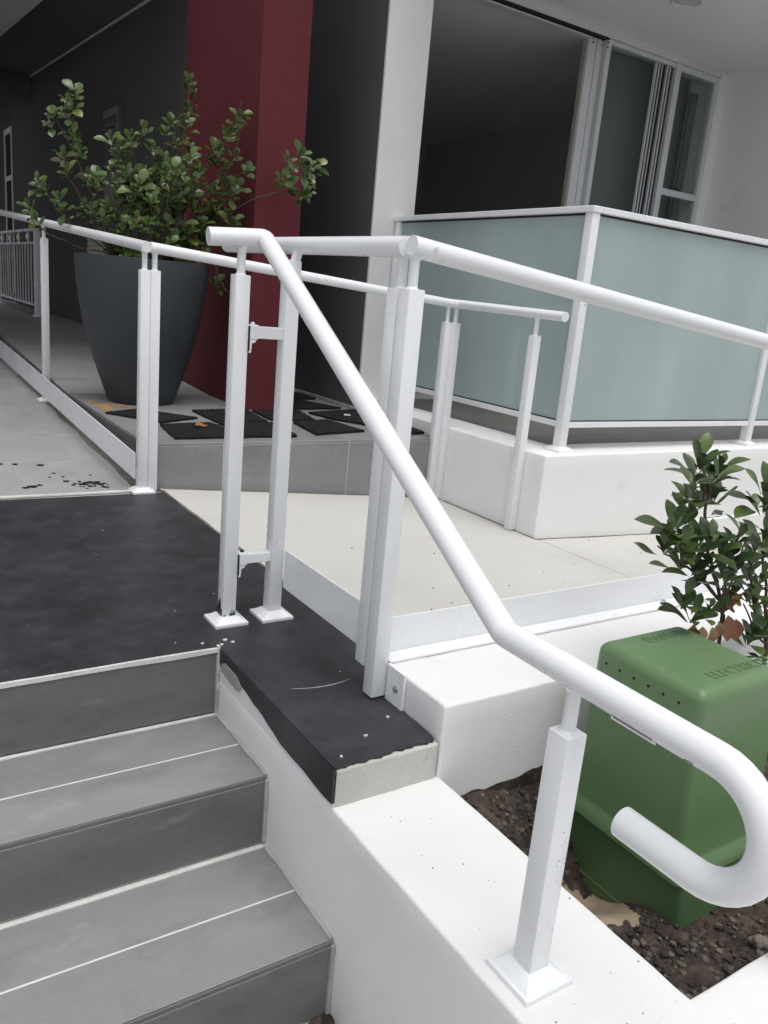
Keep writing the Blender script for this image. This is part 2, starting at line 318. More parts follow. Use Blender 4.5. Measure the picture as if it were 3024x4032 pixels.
# paint scuffs, chips and drips on the landing
def smear(pts, wd, z, mat, parent, name):
    mb = MB(); L_ = []; R_ = []
    for i, p in enumerate(pts):
        a = Vector(pts[max(0, i-1)]); b = Vector(pts[min(len(pts)-1, i+1)]); d = (b-a).normalized(); n_ = Vector((-d.y, d.x))
        k = wd*math.sin(math.pi*(i+0.4)/(len(pts)))*(0.6+0.8*rj.random())
        L_.append(Vector(p)+n_*k); R_.append(Vector(p)-n_*k)
    poly = [(q.x, q.y) for q in L_]+[(q.x, q.y) for q in R_[::-1]]
    return mb.prism(poly, 'z', z-0.002, z+0.0012).build(name, mat, parent)
smear([(0.80+0.014*i, 1.487-0.0012*i+0.0012*(i-5)**2*0.4) for i in range(12)], 0.0012, 0.0, 'scuff', landing, 'scuff_mark')
mb = MB()
for i in range(9):
    x, y = rj.uniform(0.45, 1.06), rj.uniform(1.25, 2.9)
    if x > 0.97 and y < 1.46: continue
    if y < YL and x < XC+0.02: continue
    s = rj.uniform(0.0008, 0.0022)
    mb.prism([(x+s*rj.uniform(0.6, 1.3)*math.cos(t), y+s*rj.uniform(0.6, 1.3)*math.sin(t)) for t in (0.2, 1.3, 2.4, 3.6, 5.0)], 'z', 0, 0.0016)
for x, y, s in ((0.762, 1.80, 0.008), (0.775, 1.782, 0.007), (0.742, 1.777, 0.006), (0.70, 1.80, 0.006), (0.935, 1.30, 0.006), (0.85, 1.253, 0.005), (0.765, 1.205, 0.005)):
    mb.prism([(x+s*rj.uniform(0.5, 1.2)*math.cos(t), y+s*0.7*rj.uniform(0.5, 1.2)*math.sin(t)) for t in (0.2, 1.3, 2.4, 3.6, 5.0)], 'z', 0, 0.003)
stuff(mb.build('paint_chips', 'grout', landing))

# tiled path rising away on the left
ZP = lambda x, y: 0.045*(y-3.34) if y < 8.4 else 0.2277
path = struct(MB().slab(-4, 1.05, 3.339, 8.4, lambda x, y: ZP(x, y)-0.0012, 0.4).build('path', 'joint'))
MB().slab(-4, 1.05, 8.4, 14, lambda x, y: ZP(x, y)-0.0012, 0.4).build('path_far_slab', 'tile_light', path)
edges = [0.29, 0.435, 0.583, 0.729, 0.873, 1.03]
for a, b in zip(edges, edges[1:]):
    MB().slab(a+0.0015, b-0.0015, 3.352, 3.862, ZP, 0.012, 0.0012).build('tile', 'tile_light', path)
for j in range(8):
    y0 = 3.866+j*0.56
    for x0, x1 in ((-0.94, -0.34), (-0.34, 0.26), (0.26, 0.86), (0.86, 1.03)):
        MB().slab(x0+0.0015, x1-0.0015, y0+0.0015, min(8.38, y0+0.56)-0.0015, ZP, 0.012, 0.0012).build('tile', 'tile_light', path)
for x0, x1 in ((-0.94, -0.34), (-0.34, 0.29)): MB().slab(x0+0.0015, x1-0.0015, 3.352, 3.862, ZP, 0.012, 0.0012).build('tile', 'tile_light', path)
# white filler line and black drips where the paint stops
MB().prism(jag((-0.6, 3.336), (1.0, 3.336), 40, 0.005, rj)+jag((1.0, 3.355), (-0.6, 3.357), 40, 0.006, rj), 'z', -0.002, 0.0035).build('filler_line', 'grout', path)
mb = MB()
drips = [(0.59, 3.83, 0.016), (0.69, 3.80, 0.018), (0.72, 3.66, 0.009), (0.745, 3.60, 0.009), (0.69, 3.60, 0.008), (0.742, 3.53, 0.016), (0.758, 3.47, 0.011), (0.80, 3.475, 0.022), (0.83, 3.50, 0.016),
         (0.845, 3.475, 0.016), (0.862, 3.50, 0.013), (0.868, 3.455, 0.012), (0.60, 3.475, 0.02), (0.57, 3.46, 0.014), (0.63, 3.49, 0.012), (0.82, 3.44, 0.012), (0.875, 3.42, 0.012), (0.86, 3.61, 0.007), (0.77, 3.49, 0.008), (0.53, 3.84, 0.012), (0.885, 3.47, 0.01)]
for k in range(26): drips.append((rj.uniform(0.78, 0.90), rj.uniform(3.40, 3.53), rj.uniform(0.003, 0.008)))
for x, y, s in drips:
    n_ = 9; sx = rj.uniform(0.8, 1.3)
    z = ZP(x, y)
    vs0 = [(x+s*sx*rj.uniform(0.7, 1.15)*math.cos(2*math.pi*t/n_), y+s*rj.uniform(0.7, 1.15)*math.sin(2*math.pi*t/n_), ZP(x, y)+0.002) for t in range(n_)]
    mb.raw(vs0, [list(range(n_))])
stuff(mb.build('paint_drips', 'rubber', path))
# raised tiled pavement that carries the pot and the mats
ZV = lambda x, y: 0.193 if y < 4.9 else min(0.37, 0.193+0.0505*(y-4.9))
pav = struct(MB().slab(1.046, 2.6, 3.3775, 4.9, lambda x, y: 0.1918, 0.5).build('pavement', 'grout'))
MB().slab(1.046, 2.62, 4.9, 8.4, lambda x, y: ZV(x, y)-0.0012, 0.5).build('pavement_slope', 'joint', pav)
MB().slab(1.046, 2.62, 8.4, 14, lambda x, y: ZV(x, y)-0.0012, 0.5).build('pavement_slope', 'tile_light', pav)
for a, b in ((1.04, 1.383), (1.383, 2.034), (2.034, 2.60)):
    MB().box(a+0.0015, b-0.0015, 3.376, 3.390, -0.20, 0.181, 0.0015).build('tile', 'tile', pav)
    MB().box(a+0.0015, b-0.0015, 3.376, 3.390, 0.183, 0.1925, 0.0015).build('tile_edge', 'tile', pav)
    for j in range(3):
        y0 = 3.392 if j == 0 else 3.386+j*0.505
        MB().box(a+0.0015, b-0.0015, y0+0.0015, 3.386+(j+1)*0.505-0.0015, 0.180, 0.193, 0.0012).build('tile', 'tile', pav)
    for j in range(7):
        y0 = 4.9+j*0.5
        MB().slab(a+0.0015, b-0.0015, y0+0.0015, y0+0.4985, ZV, 0.012, 0.001).build('tile', 'tile_light', pav)
for y0, y1 in ((3.392, 4.165), (4.165, 4.92), (4.92, 5.7), (5.7, 6.5)):
    MB().box(1.036, 1.0465, y0+0.0015, y1-0.0015, -0.1, 0.186 if y0 < 4.8 else 0.192, 0.0012).build('tile', 'tile_shaded', pav)
# rust run-off by the pot: three thin irregular patches
mb = MB()
for q_, (cx, cy, sx, sy) in enumerate(((1.13, 4.44, 0.06, 0.13), (1.17, 4.40, 0.06, 0.06), (1.20, 4.45, 0.05, 0.05), (1.10, 4.30, 0.03, 0.05), (1.23, 4.40, 0.06, 0.03), (1.31, 4.39, 0.09, 0.022), (1.09, 4.56, 0.025, 0.06))):
    mb.raw([(cx+sx*(0.9+0.5*noise.noise(Vector((q_*7, math.cos(t/4)*2, math.sin(t/4)*2))))*math.cos(2*math.pi*t/26), cy+sy*(0.9+0.5*noise.noise(Vector((q_*7, math.cos(t/4)*2, math.sin(t/4)*2))))*math.sin(2*math.pi*t/26), 0.1934+q_*0.0002) for t in range(26)], [list(range(26))])
stuff(mb.build('rust_run', 'rust', pav))
# grime line at the foot of the pavement and the left kerb
mb = MB()
mb.prism(jag((0.985, 3.36), (0.975, 6.2), 40, 0.012, rj)+[(1.034, 6.2), (1.034, 3.36)], 'z', 0, 0.001)
for v in mb.bm.verts: v.co.z += ZP(0, v.co.y)+0.0008
stuff(mb.build('grime_line', 'dirt', path))
mb = MB(); mb.prism(jag((1.1, 3.362), (2.57, 3.366), 40, 0.006, rj)+[(2.57, 3.377), (1.1, 3.377)], 'z', 0, 0.001)
for v in mb.bm.verts: v.co.z += ZR(v.co.x, 0)+0.001
stuff(mb.build('grime_line', 'dirt', ramp))
mb = MB(); mb.prism(jag((1.088, 1.46), (1.088, 3.33), 50, 0.004, rj)+jag((1.099, 3.33), (1.097, 1.46), 50, 0.003, rj), 'z', -0.004, 0.0015)
stuff(mb.build('grime_line', 'dirt', landing))
mb = MB(); mb.prism(jag((2.592, 2.60), (2.590, 3.30), 20, 0.005, rj)+[(2.602, 3.3), (2.602, 2.596), (3.9, 2.596)]+jag((3.9, 2.590), (2.60, 2.588), 24, 0.004, rj), 'z', 0, 0.001)
for v in mb.bm.verts: v.co.z += ZR(v.co.x, 0)+0.0015
stuff(mb.build('grime_line', 'dirt', ramp))

# ---------------------------------------------------------------- stairs
st = thing('stairs', 'grey tiled stairs with white joint lines going up to the black landing', 'stairs', (-0.4, 1.1, -0.55))
MB().box(-1.6, XC-0.001, 1.463, YL-0.006, -0.56, -0.1842, 0).build('grout_bed', 'grout', st)
MB().box(-1.6, XC-0.0012, 1.131, 1.4632, -0.56, -0.3592, 0).build('grout_bed', 'grout', st)
MB().box(-1.6, XC-0.0015, 0.2, 1.1312, -0.56, -0.5392, 0).build('grout_bed', 'grout', st)
XE = XC-0.005
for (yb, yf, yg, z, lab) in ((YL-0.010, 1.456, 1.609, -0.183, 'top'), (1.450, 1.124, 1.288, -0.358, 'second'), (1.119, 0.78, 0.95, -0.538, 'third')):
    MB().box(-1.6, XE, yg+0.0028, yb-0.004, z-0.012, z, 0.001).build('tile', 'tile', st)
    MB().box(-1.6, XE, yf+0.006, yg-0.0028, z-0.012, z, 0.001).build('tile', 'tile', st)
    if lab != 'third': MB().box(-1.6, XE, yf, yf+0.0045, z-0.0105, z-0.0005, 0.001).build('nosing_strip', 'tile_shaded', st)
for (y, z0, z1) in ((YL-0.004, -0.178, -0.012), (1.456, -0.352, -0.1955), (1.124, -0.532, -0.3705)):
    MB().box(-1.6, XE, y, y+0.012, z0, z1, 0.0012).build('riser_tile', 'tile_shaded', st)
MB().prism(jag((-1.6, -0.0012), (XE, -0.0015), 60, 0.0012, rj)+jag((XE, -0.0125), (-1.6, -0.0115), 60, 0.0015, rj), 'y', YL-0.0075, YL+0.001).build('white_paint_line', 'grout', st)
mb = MB()
for a, y, z in (((-1.2, XE), YL-0.016, -0.183), ((-1.2, XE), 1.441, -0.358)):
    mb.prism(jag((a[0], y+0.010), (a[1], y+0.010), 40, 0.0006, rj)+jag((a[1], y), (a[0], y-0.002), 40, 0.0022, rj), 'z', z-0.004, z+0.0025)
stuff(mb.build('joint_filler', 'grout', st))
mb = MB()
for y0, y1, z0, z1 in ((1.463, YL-0.01, -0.185, -0.18), (1.131, 1.456, -0.36, -0.355)):
    mb.prism(jag((XE-0.003, y0), (XE-0.003, y1), 24, 0.002, rj)+[(XC-0.0005, y1), (XC-0.0005, y0)], 'z', z0, z1)
for y, z0, z1 in ((1.450, -0.35, -0.19), (1.118, -0.53, -0.365), (YL-0.010, -0.18, -0.02)):
    mb.box(XE-0.004, XC-0.0006, y, y+0.01, z0, z1)
stuff(mb.build('joint_filler', 'joint', st))
mb = MB()
for k in range(40):
    x, y = XC-abs(rj.gauss(0, 0.03))-0.004, 1.118-abs(rj.gauss(0, 0.02)); s = rj.uniform(0.003, 0.009)
    mb.box(x-s, x+s, y-s, y+s, -0.539, -0.538+s, 0.001)
stuff(mb.build('dirt_crumbs', 'soil', st))

for y, z in ((1.456, -0.1936), (1.124, -0.3686)):
    MB().box(-1.6, XE-0.001, y+0.0012, y+0.007, z-0.0017, z+0.0029).build('nosing_joint', 'grout', st)
# ---------------------------------------------------------------- stucco walls, planter
pw = thing('planter_wall', 'low white stucco planter wall beside the grey stairs, carrying the handrail post', 'wall', (0.87, 0.6, -0.55))
def rough_box(x0, x1, y0, y1, z0, z1, nx, ny, nz, amp, name, mat, parent, seed=0):
    """bevelled box cut into a fine grid and nudged by noise so that rendered edges waver"""
    b = bmesh.new(); bmesh.ops.create_cube(b, size=1.0)
    for v in b.verts: v.co = Vector(((x0+x1)/2+v.co.x*(x1-x0), (y0+y1)/2+v.co.y*(y1-y0), (z0+z1)/2+v.co.z*(z1-z0)))
    for ax, n_, a0, a1 in ((0, nx, x0, x1), (1, ny, y0, y1), (2, nz, z0, z1)):
        for i in range(1, n_):
            t = a0+(a1-a0)*i/n_; co = Vector((0, 0, 0)); co[ax] = t; no = Vector((0, 0, 0)); no[ax] = 1
            bmesh.ops.bisect_plane(b, geom=b.verts[:]+b.edges[:]+b.faces[:], plane_co=co, plane_no=no)
    sh = [e for e in b.edges if len(e.link_faces) == 2 and e.calc_face_angle(0) > 0.8]
    bmesh.ops.bevel(b, geom=sh, offset=0.006, segments=3, profile=0.5, affect='EDGES')
    for v in b.verts:
        v.co += noise.noise_vector(v.co*28+Vector((seed, 0, 0)))*amp
    mb = MB(); mb._merge(b)
    return mb.build(name, mat, parent, 60)
rough_box(XC, 0.995, -1.2, YL+0.012, -0.56, -0.088, 8, 76, 12, 0.0016, 'wall_body', 'stucco', pw)
rough_box(0.985, 5.6, 0.20, 0.540, -0.56, -0.0885, 90, 10, 10, 0.0016, 'wall_body', 'stucco', pw, 7)
rk = rough_box(XK, 6.6, YK, 1.455, -0.5, 0.079, 140, 9, 12, 0.0014, 'ramp_kerb', 'stucco', None, 11)
tag(rk, 'long white stucco kerb block beside the cream ramp behind the green pillar', 'kerb')
lw = thing('balcony_wall', 'low white rendered wall under the frosted glass balustrade', 'wall', (2.6, 2.6, 0))
rough_box(2.600, 5.83, 2.605, 2.85, -0.5, 0.260, 60, 6, 12, 0.0012, 'wall_body', 'white_wall', lw, 5)
rough_box(2.6005, 2.849, 2.84, 4.265, -0.5, 0.2597, 6, 30, 12, 0.0012, 'wall_body', 'white_wall', lw, 9)
MB().box(3.78, 5.83, 2.592, 2.61, -0.4, -0.125, 0.004).build('footing_strip', 'white_wall', lw)

mb = MB()
for k in range(34):
    x, y = rj.uniform(1.15, 3.2), rj.uniform(1.5, 2.55); s = rj.uniform(0.0012, 0.0045)
    mb.prism([(x+s*rj.uniform(0.6, 1.5)*math.cos(t), y+s*rj.uniform(0.5, 1.2)*math.sin(t)) for t in (0.2, 1.3, 2.4, 3.6, 5.0)], 'z', ZR(x, y)-0.001, ZR(x, y)+s*0.6)
stuff(mb.build('litter_specks', 'dirt', ramp))
def soil_z(x, y):
    z = -0.150+(-0.29+0.15)*min(1, max(0, (1.171-y)/0.40))
    if y < 0.75: z += (0.75-y)*0.16
    z += 0.03*max(0, min(1, (x-1.7)/0.6))
    d = math.hypot((x-1.28)/0.12, (y-1.0)/0.125); z -= 0.19*math.exp(-d*d)
    return z
NX, NY = 190, 76
vs_, fs_ = [], []
for j in range(NY+1):
    for i in range(NX+1):
        x = 0.985+(i/NX)**1.5*4.2; y = 0.532+j/NY*0.65
        p_ = Vector((x, y, 0)); z = soil_z(x, y)+0.010*noise.noise(p_*14)+0.006*noise.noise(p_*45)+0.004*noise.noise(p_*110)
        vs_.append((x, y, z))
for j in range(NY):
    for i in range(NX):
        a = j*(NX+1)+i; fs_.append((a, a+1, a+NX+2, a+NX+1))
mb = MB(); mb.raw(vs_, fs_); soil = struct(mb.build('soil', 'soil', None, 80))
mb = MB()
v2, f2 = [], []
for j in range(25):
    for i in range(19):
        x = 1.13+i/18*0.22; y = 0.82+j/24*0.24; p_ = Vector((x, y, 0))
        d = math.hypot((x-1.255)/0.09, (y-0.94)/0.115)
        v2.append((x, y, soil_z(x, y)+0.020*(1-d*d)+0.003*noise.noise(p_*40)-0.003))
for j in range(24):
    for i in range(18):
        a = j*19+i; f2.append((a, a+1, a+20, a+19))
mb.raw(v2, f2); stuff(mb.build('sand', 'sand', soil, 80))
def rock(mb, x, y, z, s, rnd, sub=1, flat=0.7):
    b = bmesh.new(); bmesh.ops.create_icosphere(b, subdivisions=sub, radius=s)
    o_ = Vector((rnd.random()*50, rnd.random()*50, 0)); sx, sy = rnd.uniform(0.8, 1.35), rnd.uniform(0.7, 1.1)
    rt = Matrix.Rotation(rnd.random()*6.28, 3, 'Z')
    for v in b.verts:
        n_ = 1+0.45*noise.noise(v.co/s*1.3+o_)
        v.co = rt @ Vector((v.co.x*sx*n_, v.co.y*sy*n_, v.co.z*flat*n_)); v.co += Vector((x, y, z))
    mb._merge(b)
mb = MB(); mb.prism(jag((1.0, -0.150), (2.6, -0.105), 90, 0.012, rj)+[(2.6, -0.2), (1.0, -0.2)], 'y', YK-0.0035, YK-0.0015); stuff(mb.build('soil_splash', 'soil', soil))
rp = random.Random(21)
mb = MB()
for k in range(4200):
    x = 1.0+rp.random()**1.6*1.5; y = rp.uniform(0.548, 1.165); s = 0.0014+0.0085*rp.random()**6
    if math.hypot((x-1.255)/0.075, (y-0.94)/0.10) < 1: continue
    rock(mb, x, y, soil_z(x, y)+s*0.3, s, rp)
stuff(mb.build('gravel', 'pebble', soil))
mb = MB()
for k in range(3600):
    x = 1.0+rp.random()**1.6*1.3; y = rp.uniform(0.548, 1.165); s = 0.002+0.008*rp.random()**3
    if math.hypot((x-1.255)/0.08, (y-0.94)/0.11) < 1: continue
    rock(mb, x, y, soil_z(x, y)+s*0.2, s, rp, 1, 0.9)
stuff(mb.build('soil_clods', 'soil', soil))
for (x, y, s, l) in ((1.04, 1.045, 0.018, 'round pale stone in the soil by the white cheek wall'), (1.10, 0.70, 0.024, 'flat grey stone in the soil in front of the green pillar'),
                     (1.42, 0.66, 0.022, 'grey stone in the soil right of the green pillar, below the curled handrail'), (1.17, 0.64, 0.013, 'small grey stone near the inner corner of the planter soil'),
                     (1.08, 0.615, 0.015, 'brown stone at the inner corner of the white planter')):
    mb = MB(); rock(mb, x, y, soil_z(x, y)+s*0.35, s, rp, 3, 0.6); tag(mb.build('stone', 'pebble', None, 50, (x, y, soil_z(x, y))), l, 'stone')
mb = MB()
for k in range(34):
    x = rp.uniform(0.76, 0.985); y = rp.uniform(0.35, 1.15); s = rp.uniform(0.0004, 0.0014)
    mb.box(x-s, x+s, y-s*0.8, y+s*0.8, -0.0885, -0.0868, 0, rot=rp.random()*3)
for k in range(14):
    x = rp.uniform(1.0, 1.5); y = rp.uniform(0.38, 0.53); s = rp.uniform(0.0004, 0.0014)
    mb.box(x-s, x+s, y-s*0.8, y+s*0.8, -0.0885, -0.0868, 0, rot=rp.random()*3)
stuff(mb.build('soil_specks', 'dirt', pw))

# ---------------------------------------------------------------- building
bd = thing('apartment_building', 'modern apartment building with dark red column, charcoal walls and white framed sliding doors', 'building', (2.6, 4.3, 0))
def P_(name, mat, *b, bev=0.0, label=None, parent=None):
    return MB().box(*b, bev).build(name, mat, parent or bd, label=label)
P_('column', 'red', 1.887, 2.165, 4.31, 5.465, -0.2, 3.4, bev=0.006, label='dark red rendered column behind the pot')
P_('column', 'stucco', 2.612, 2.895, 4.270, 4.285, -0.2, 3.4, label='white painted front of the corner column by the glass balustrade')
P_('wall', 'dark', 2.610, 2.894, 4.2855, 8.2, -0.2, 3.4, label='near black rendered side wall right of the red column')
P_('wall', 'dark', 2.166, 2.609, 5.3, 5.46, 0.1, 3.4)
P_('skirting', 'joint', 2.596, 2.6095, 4.29, 5.3, 0.18, 0.215)
P_('wall', 'grey_wall', 1.970, 2.30, 5.466, 6.758, -0.2, 3.5, label='dark grey rendered walkway wall behind the shrub')
P_('wall', 'grey_wall', 1.970, 2.30, 6.762, 12.35, -0.2, 3.5)
P_('wall', 'grey_wall', 1.970, 2.30, 12.95, 14.5, -0.2, 3.5)
P_('wall', 'grey_wall', 1.970, 2.30, 12.35, 12.95, 2.60, 3.5)
P_('wall', 'grey_wall', -4.0, 1.968, 14.2, 14.5, -0.2, 3.5)
P_('beam', 'soffit', -4.0, 1.968, 11.0, 11.25, 2.70, 3.3)
zs = lambda x, y: 2.78+0.043*(y-6.43)+0.3
MB().slab(1.15, 2.6, 5.47, 14.3, zs, 0.3).build('soffit', 'soffit', bd)
MB().prism([(-4, 5.47), (1.318, 5.47), (1.318, 5.7), (1.14, 8.6), (1.0, 11.0), (-4, 11.0)], 'z', 2.62, 2.90).build('soffit', 'soffit_pale', bd, label='pale grey soffit at the top left')
MB().slab(1.955, 1.969, 5.47, 11.0, lambda x, y: zs(x, y)-0.30, 0.012).build('ceiling_trim', 'alu', bd)
# side window of the walkway
wn = MB().box(1.962, 1.985, 12.35, 12.42, 0.5, 2.6).box(1.962, 1.985, 12.88, 12.95, 0.5, 2.6).box(1.962, 1.985, 12.4205, 12.8795, 2.53, 2.6).box(1.962, 1.985, 12.4205, 12.8795, 1.95, 2.01).build('window', 'alu', bd)
MB().box(1.972, 1.978, 12.4205, 12.8795, 0.5, 1.948).build('pane', 'track', wn); MB().box(1.972, 1.978, 12.4205, 12.8795, 2.012, 2.529).build('pane', 'track', wn)
# meter box on the walkway wall
mx = MB().box(1.940, 1.9695, 7.22, 7.27, 1.0, 2.18).box(1.940, 1.9695, 7.2705, 7.66, 2.12, 2.18).build('meter_box', 'meter', bd)
MB().box(1.950, 1.9695, 7.272, 7.655, 1.70, 2.118, 0.002).build('meter_door', 'meter_dark', mx)
MB().box(1.9445, 1.949, 7.33, 7.60, 2.00, 2.07, 0.002).build('slot_frame', 'meter', mx); MB().box(1.9425, 1.9440, 7.35, 7.58, 2.02, 2.05).build('slot', 'track', mx)
MB().box(1.945, 1.9695, 7.272, 7.655, 1.02, 1.675, 0.002).build('meter_door', 'meter', mx)
vn = MB().box(1.955, 1.9695, 7.55, 8.25, 0.75, 1.19).build('vent', 'vent', bd)
for k in range(10):
    MB().box(1.940, 1.9545, 7.57, 8.23, 0.78+k*0.041, 0.78+k*0.041+0.026).build('slat', 'vent', vn)
# balcony: floor tiles, ceiling, right wall
P_('balcony_floor', 'joint', 2.85, 5.83, 2.851, 4.52, 0.0, 0.232)
bf = bpy.data.objects['balcony_floor']
for i in range(8):
    for j in range(5):
        MB().box(2.852+i*0.372, 2.852+i*0.372+0.369, 2.853+j*0.333, 2.853+j*0.333+0.330, 0.225, 0.238, 0.001).build('tile', 'floor_dark', bf)
P_('ceiling', 'ceiling', 2.896, 6.2, 3.25, 4.52, 2.775, 3.4)
P_('wall', 'white_wall', 5.832, 6.2, 3.25, 4.9, -0.5, 2.774, label='white balcony side wall at the right edge')
P_('wall', 'white_wall', 5.735, 5.8315, 4.47, 4.9, 0.2, 2.7745)
dl = MB().lathe([(0.095, 2.774), (0.095, 2.755), (0.085, 2.750), (0.075, 2.760), (0.001, 2.762)], 4.36, 3.74, 32).build('downlight', 'alu', bd, 40)
# sliding door set
dr = MB().box(2.90, 5.735, 4.455, 4.56, 2.725, 2.774, 0.002).build('sliding_door', 'alu', bd)
MB().box(2.90, 4.352, 4.50, 4.57, 2.700, 2.7245).build('head_track', 'alu', dr)
for k in range(3):
    MB().box(2.90, 4.50, 4.462+k*0.030, 4.472+k*0.030, 2.712, 2.7248).build('track_groove', 'track', dr)
for k, (x0, x1, y0, y1) in enumerate(((4.352, 4.425, 4.505, 4.54), (4.427, 4.486, 4.50, 4.535), (4.488, 4.530, 4.465, 4.505))):
    MB().box(x0, x1, y0, y1, 0.24, 2.7235, 0.003).build('stile', 'alu', dr)
MB().box(4.340, 4.3515, 4.515, 4.55, 0.24, 2.7235).build('stile_seal', 'vent', dr)
for z in (2.69, 2.66):
    for x in (4.345, 4.43, 4.487): MB().box(x, x+0.008, 4.4605, 4.4645, z, z+0.012).build('roller_clip', 'track', dr)
MB().box(4.531, 5.215, 4.470, 4.500, 2.695, 2.7235, 0.002).build('door_rail', 'alu', dr)
MB().box(4.531, 5.215, 4.470, 4.500, 0.24, 0.30, 0.002).build('door_rail', 'alu', dr)
for x in (5.02, 5.055, 5.10, 5.135, 5.18):
    MB().box(x, x+0.012, 4.475+0.008*((x*100) % 3), 4.500, 0.30, 2.69).build('stile', 'alu', dr)
    MB().box(x+0.013, x+0.026, 4.488, 4.500, 0.30, 2.69).build('stile_seal', 'track', dr)
MB().box(4.531, 5.215, 4.502, 4.508, 0.30, 2.695).build('pane', 'glass', dr)
MB().box(5.2155, 5.273, 4.46, 4.53, 0.24, 2.7240, 0.003).build('mullion', 'alu', dr)
wd = MB().box(5.2735, 5.735, 4.47, 4.52, 2.685, 2.7242, 0.002).box(5.690, 5.735, 4.47, 4.52, 0.30, 2.6845, 0.002).box(5.2735, 5.6895, 4.472, 4.515, 1.832, 1.878, 0.002).box(5.2735, 5.6895, 4.472, 4.515, 0.24, 0.30, 0.002).build('window', 'alu', bd)
MB().box(5.2735, 5.6895, 4.490, 4.495, 1.8785, 2.6845).build('pane', 'glass', wd); MB().box(5.2735, 5.6895, 4.490, 4.495, 0.3005, 1.8315).build('pane', 'glass', wd)
MB().box(5.42, 5.52, 4.496, 4.535, 1.8785, 1.905, 0.004).build('latch', 'track', wd)
MB().box(5.60, 5.675, 4.60, 4.62, 0.3, 2.62).build('curtain', 'meter', wd)
MB().box(5.28, 5.68, 4.70, 4.71, 0.26, 2.735).build('blind', 'blind', wd)
MB().box(4.54, 5.21, 4.66, 4.67, 0.26, 2.735).build('blind', 'blind', dr)
# the room behind
P_('room_ceiling', 'room_ceiling', 2.895, 6.2, 4.561, 9.0, 2.745, 3.4)
P_('room_floor', 'room', 2.895, 6.2, 4.561, 9.0, 0.0, 0.235)
P_('room_wall', 'room', 2.895, 6.2, 9.001, 9.2, 0.0, 3.4)
P_('room_wall', 'room', 6.201, 6.4, 4.9005, 9.2, 0.0, 3.4)
P_('room_wall', 'room', 2.8945, 3.0, 4.65, 9.0, 0.2352, 2.7448)
P_('upper_storey', 'white_wall', 1.32, 6.4, 5.48, 14.5, 3.401, 4.2)
P_('upper_storey', 'white_wall', 2.62, 6.4, 3.25, 5.479, 3.401, 4.2)

# ---------------------------------------------------------------- white tube railings
RR = 0.0212
def post(parent, x, y, zb, zt, wd=0.038, base=None, stub=None, bw=0.092, rot=0, sr=0.0105, tilt=None, lab=None):
    """square hollow post: body, flange cover at the foot and round stub up to the rail (stub = height of the rail's underside)"""
    h = wd/2
    p = MB().box(x-h, x+h, y-h, y+h, zb, zt, 0.0025, 2).build('post', 'white', parent, 40, label=lab)
    if base is not None:
        b = bw/2; mb = MB()
        mb.box(x-b, x+b, y-b, y+b, base-0.001, base+0.009, 0.0015)
        t = h+0.004
        mb.hexa([(x-b+0.005, y-b+0.005, base+0.0085), (x+b-0.005, y-b+0.005, base+0.0085), (x+b-0.005, y+b-0.005, base+0.0085), (x-b+0.005, y+b-0.005, base+0.0085),
                 (x-t, y-t, base+0.022), (x+t, y-t, base+0.022), (x+t, y+t, base+0.022), (x-t, y+t, base+0.022)], 0.0015)
        mb.build('base_flange', 'white', p, 40)
    if stub is not None:
        z1 = stub+0.006
        MB().lathe([(sr*1.35, zt), (sr, zt+0.004), (sr, z1-0.012), (sr*1.15, z1-0.007), (sr*1.7, z1)], x, y, 20).build('stub', 'white', p, 40)
    return p
def bend(p0, p1, p2, r, n=6):
    """round the corner p1 between p0 and p2 with radius r"""
    a = (Vector(p0)-Vector(p1)).normalized(); b = (Vector(p2)-Vector(p1)).normalized(); p1 = Vector(p1)
    ang = a.angle(b); d = r/math.tan(ang/2); c = p1+(a+b).normalized()*(r/math.sin(ang/2))
    s = p1+a*d-c; e = p1+b*d-c; out = []
    for i in range(n+1):
        q = s.slerp(e, i/n) if False else (s*(1-i/n)+e*(i/n)).normalized()*r
        out.append(tuple(c+q))
    return out
# 1. stair handrail with the crook at its foot
hr = thing('stair_handrail', 'white tubular stair handrail sloping down to a curled end', 'handrail', (0.811, 1.917, 0))
pA = (0.726, 1.918, 0.983); pB = (0.864, 1.905, 0.994); pC = (0.811, 0.845, 0.405); yc, zc_, rc = 0.467, 0.3280, 0.0770
path_ = [pA]+bend(pA, pB, pC, 0.012, 3)+bend(pB, pC, (0.806, 0.5, 0.405), 0.03, 4)
for i in range(0, 19):
    t = math.pi*i/18; path_.append((0.806, yc-rc*math.sin(t), zc_+rc*math.cos(t)))
path_.append((0.806, 0.577, zc_-rc))
rail = MB().tube(path_, RR, 24).build('rail', 'white', hr, 35)
MB().tube([(0.7945, 1.9132, 0.9886), (0.7960, 1.9131, 0.98872)], RR+0.0006, 24).build('weld_seam', 'white', rail, 35)
post(hr, 0.811, 1.917, 0.006, 0.9035, base=0.0, stub=0.967)
post(hr, 0.806, 0.690, -0.084, 0.323, 0.0385, base=-0.088, stub=0.386, bw=0.094)
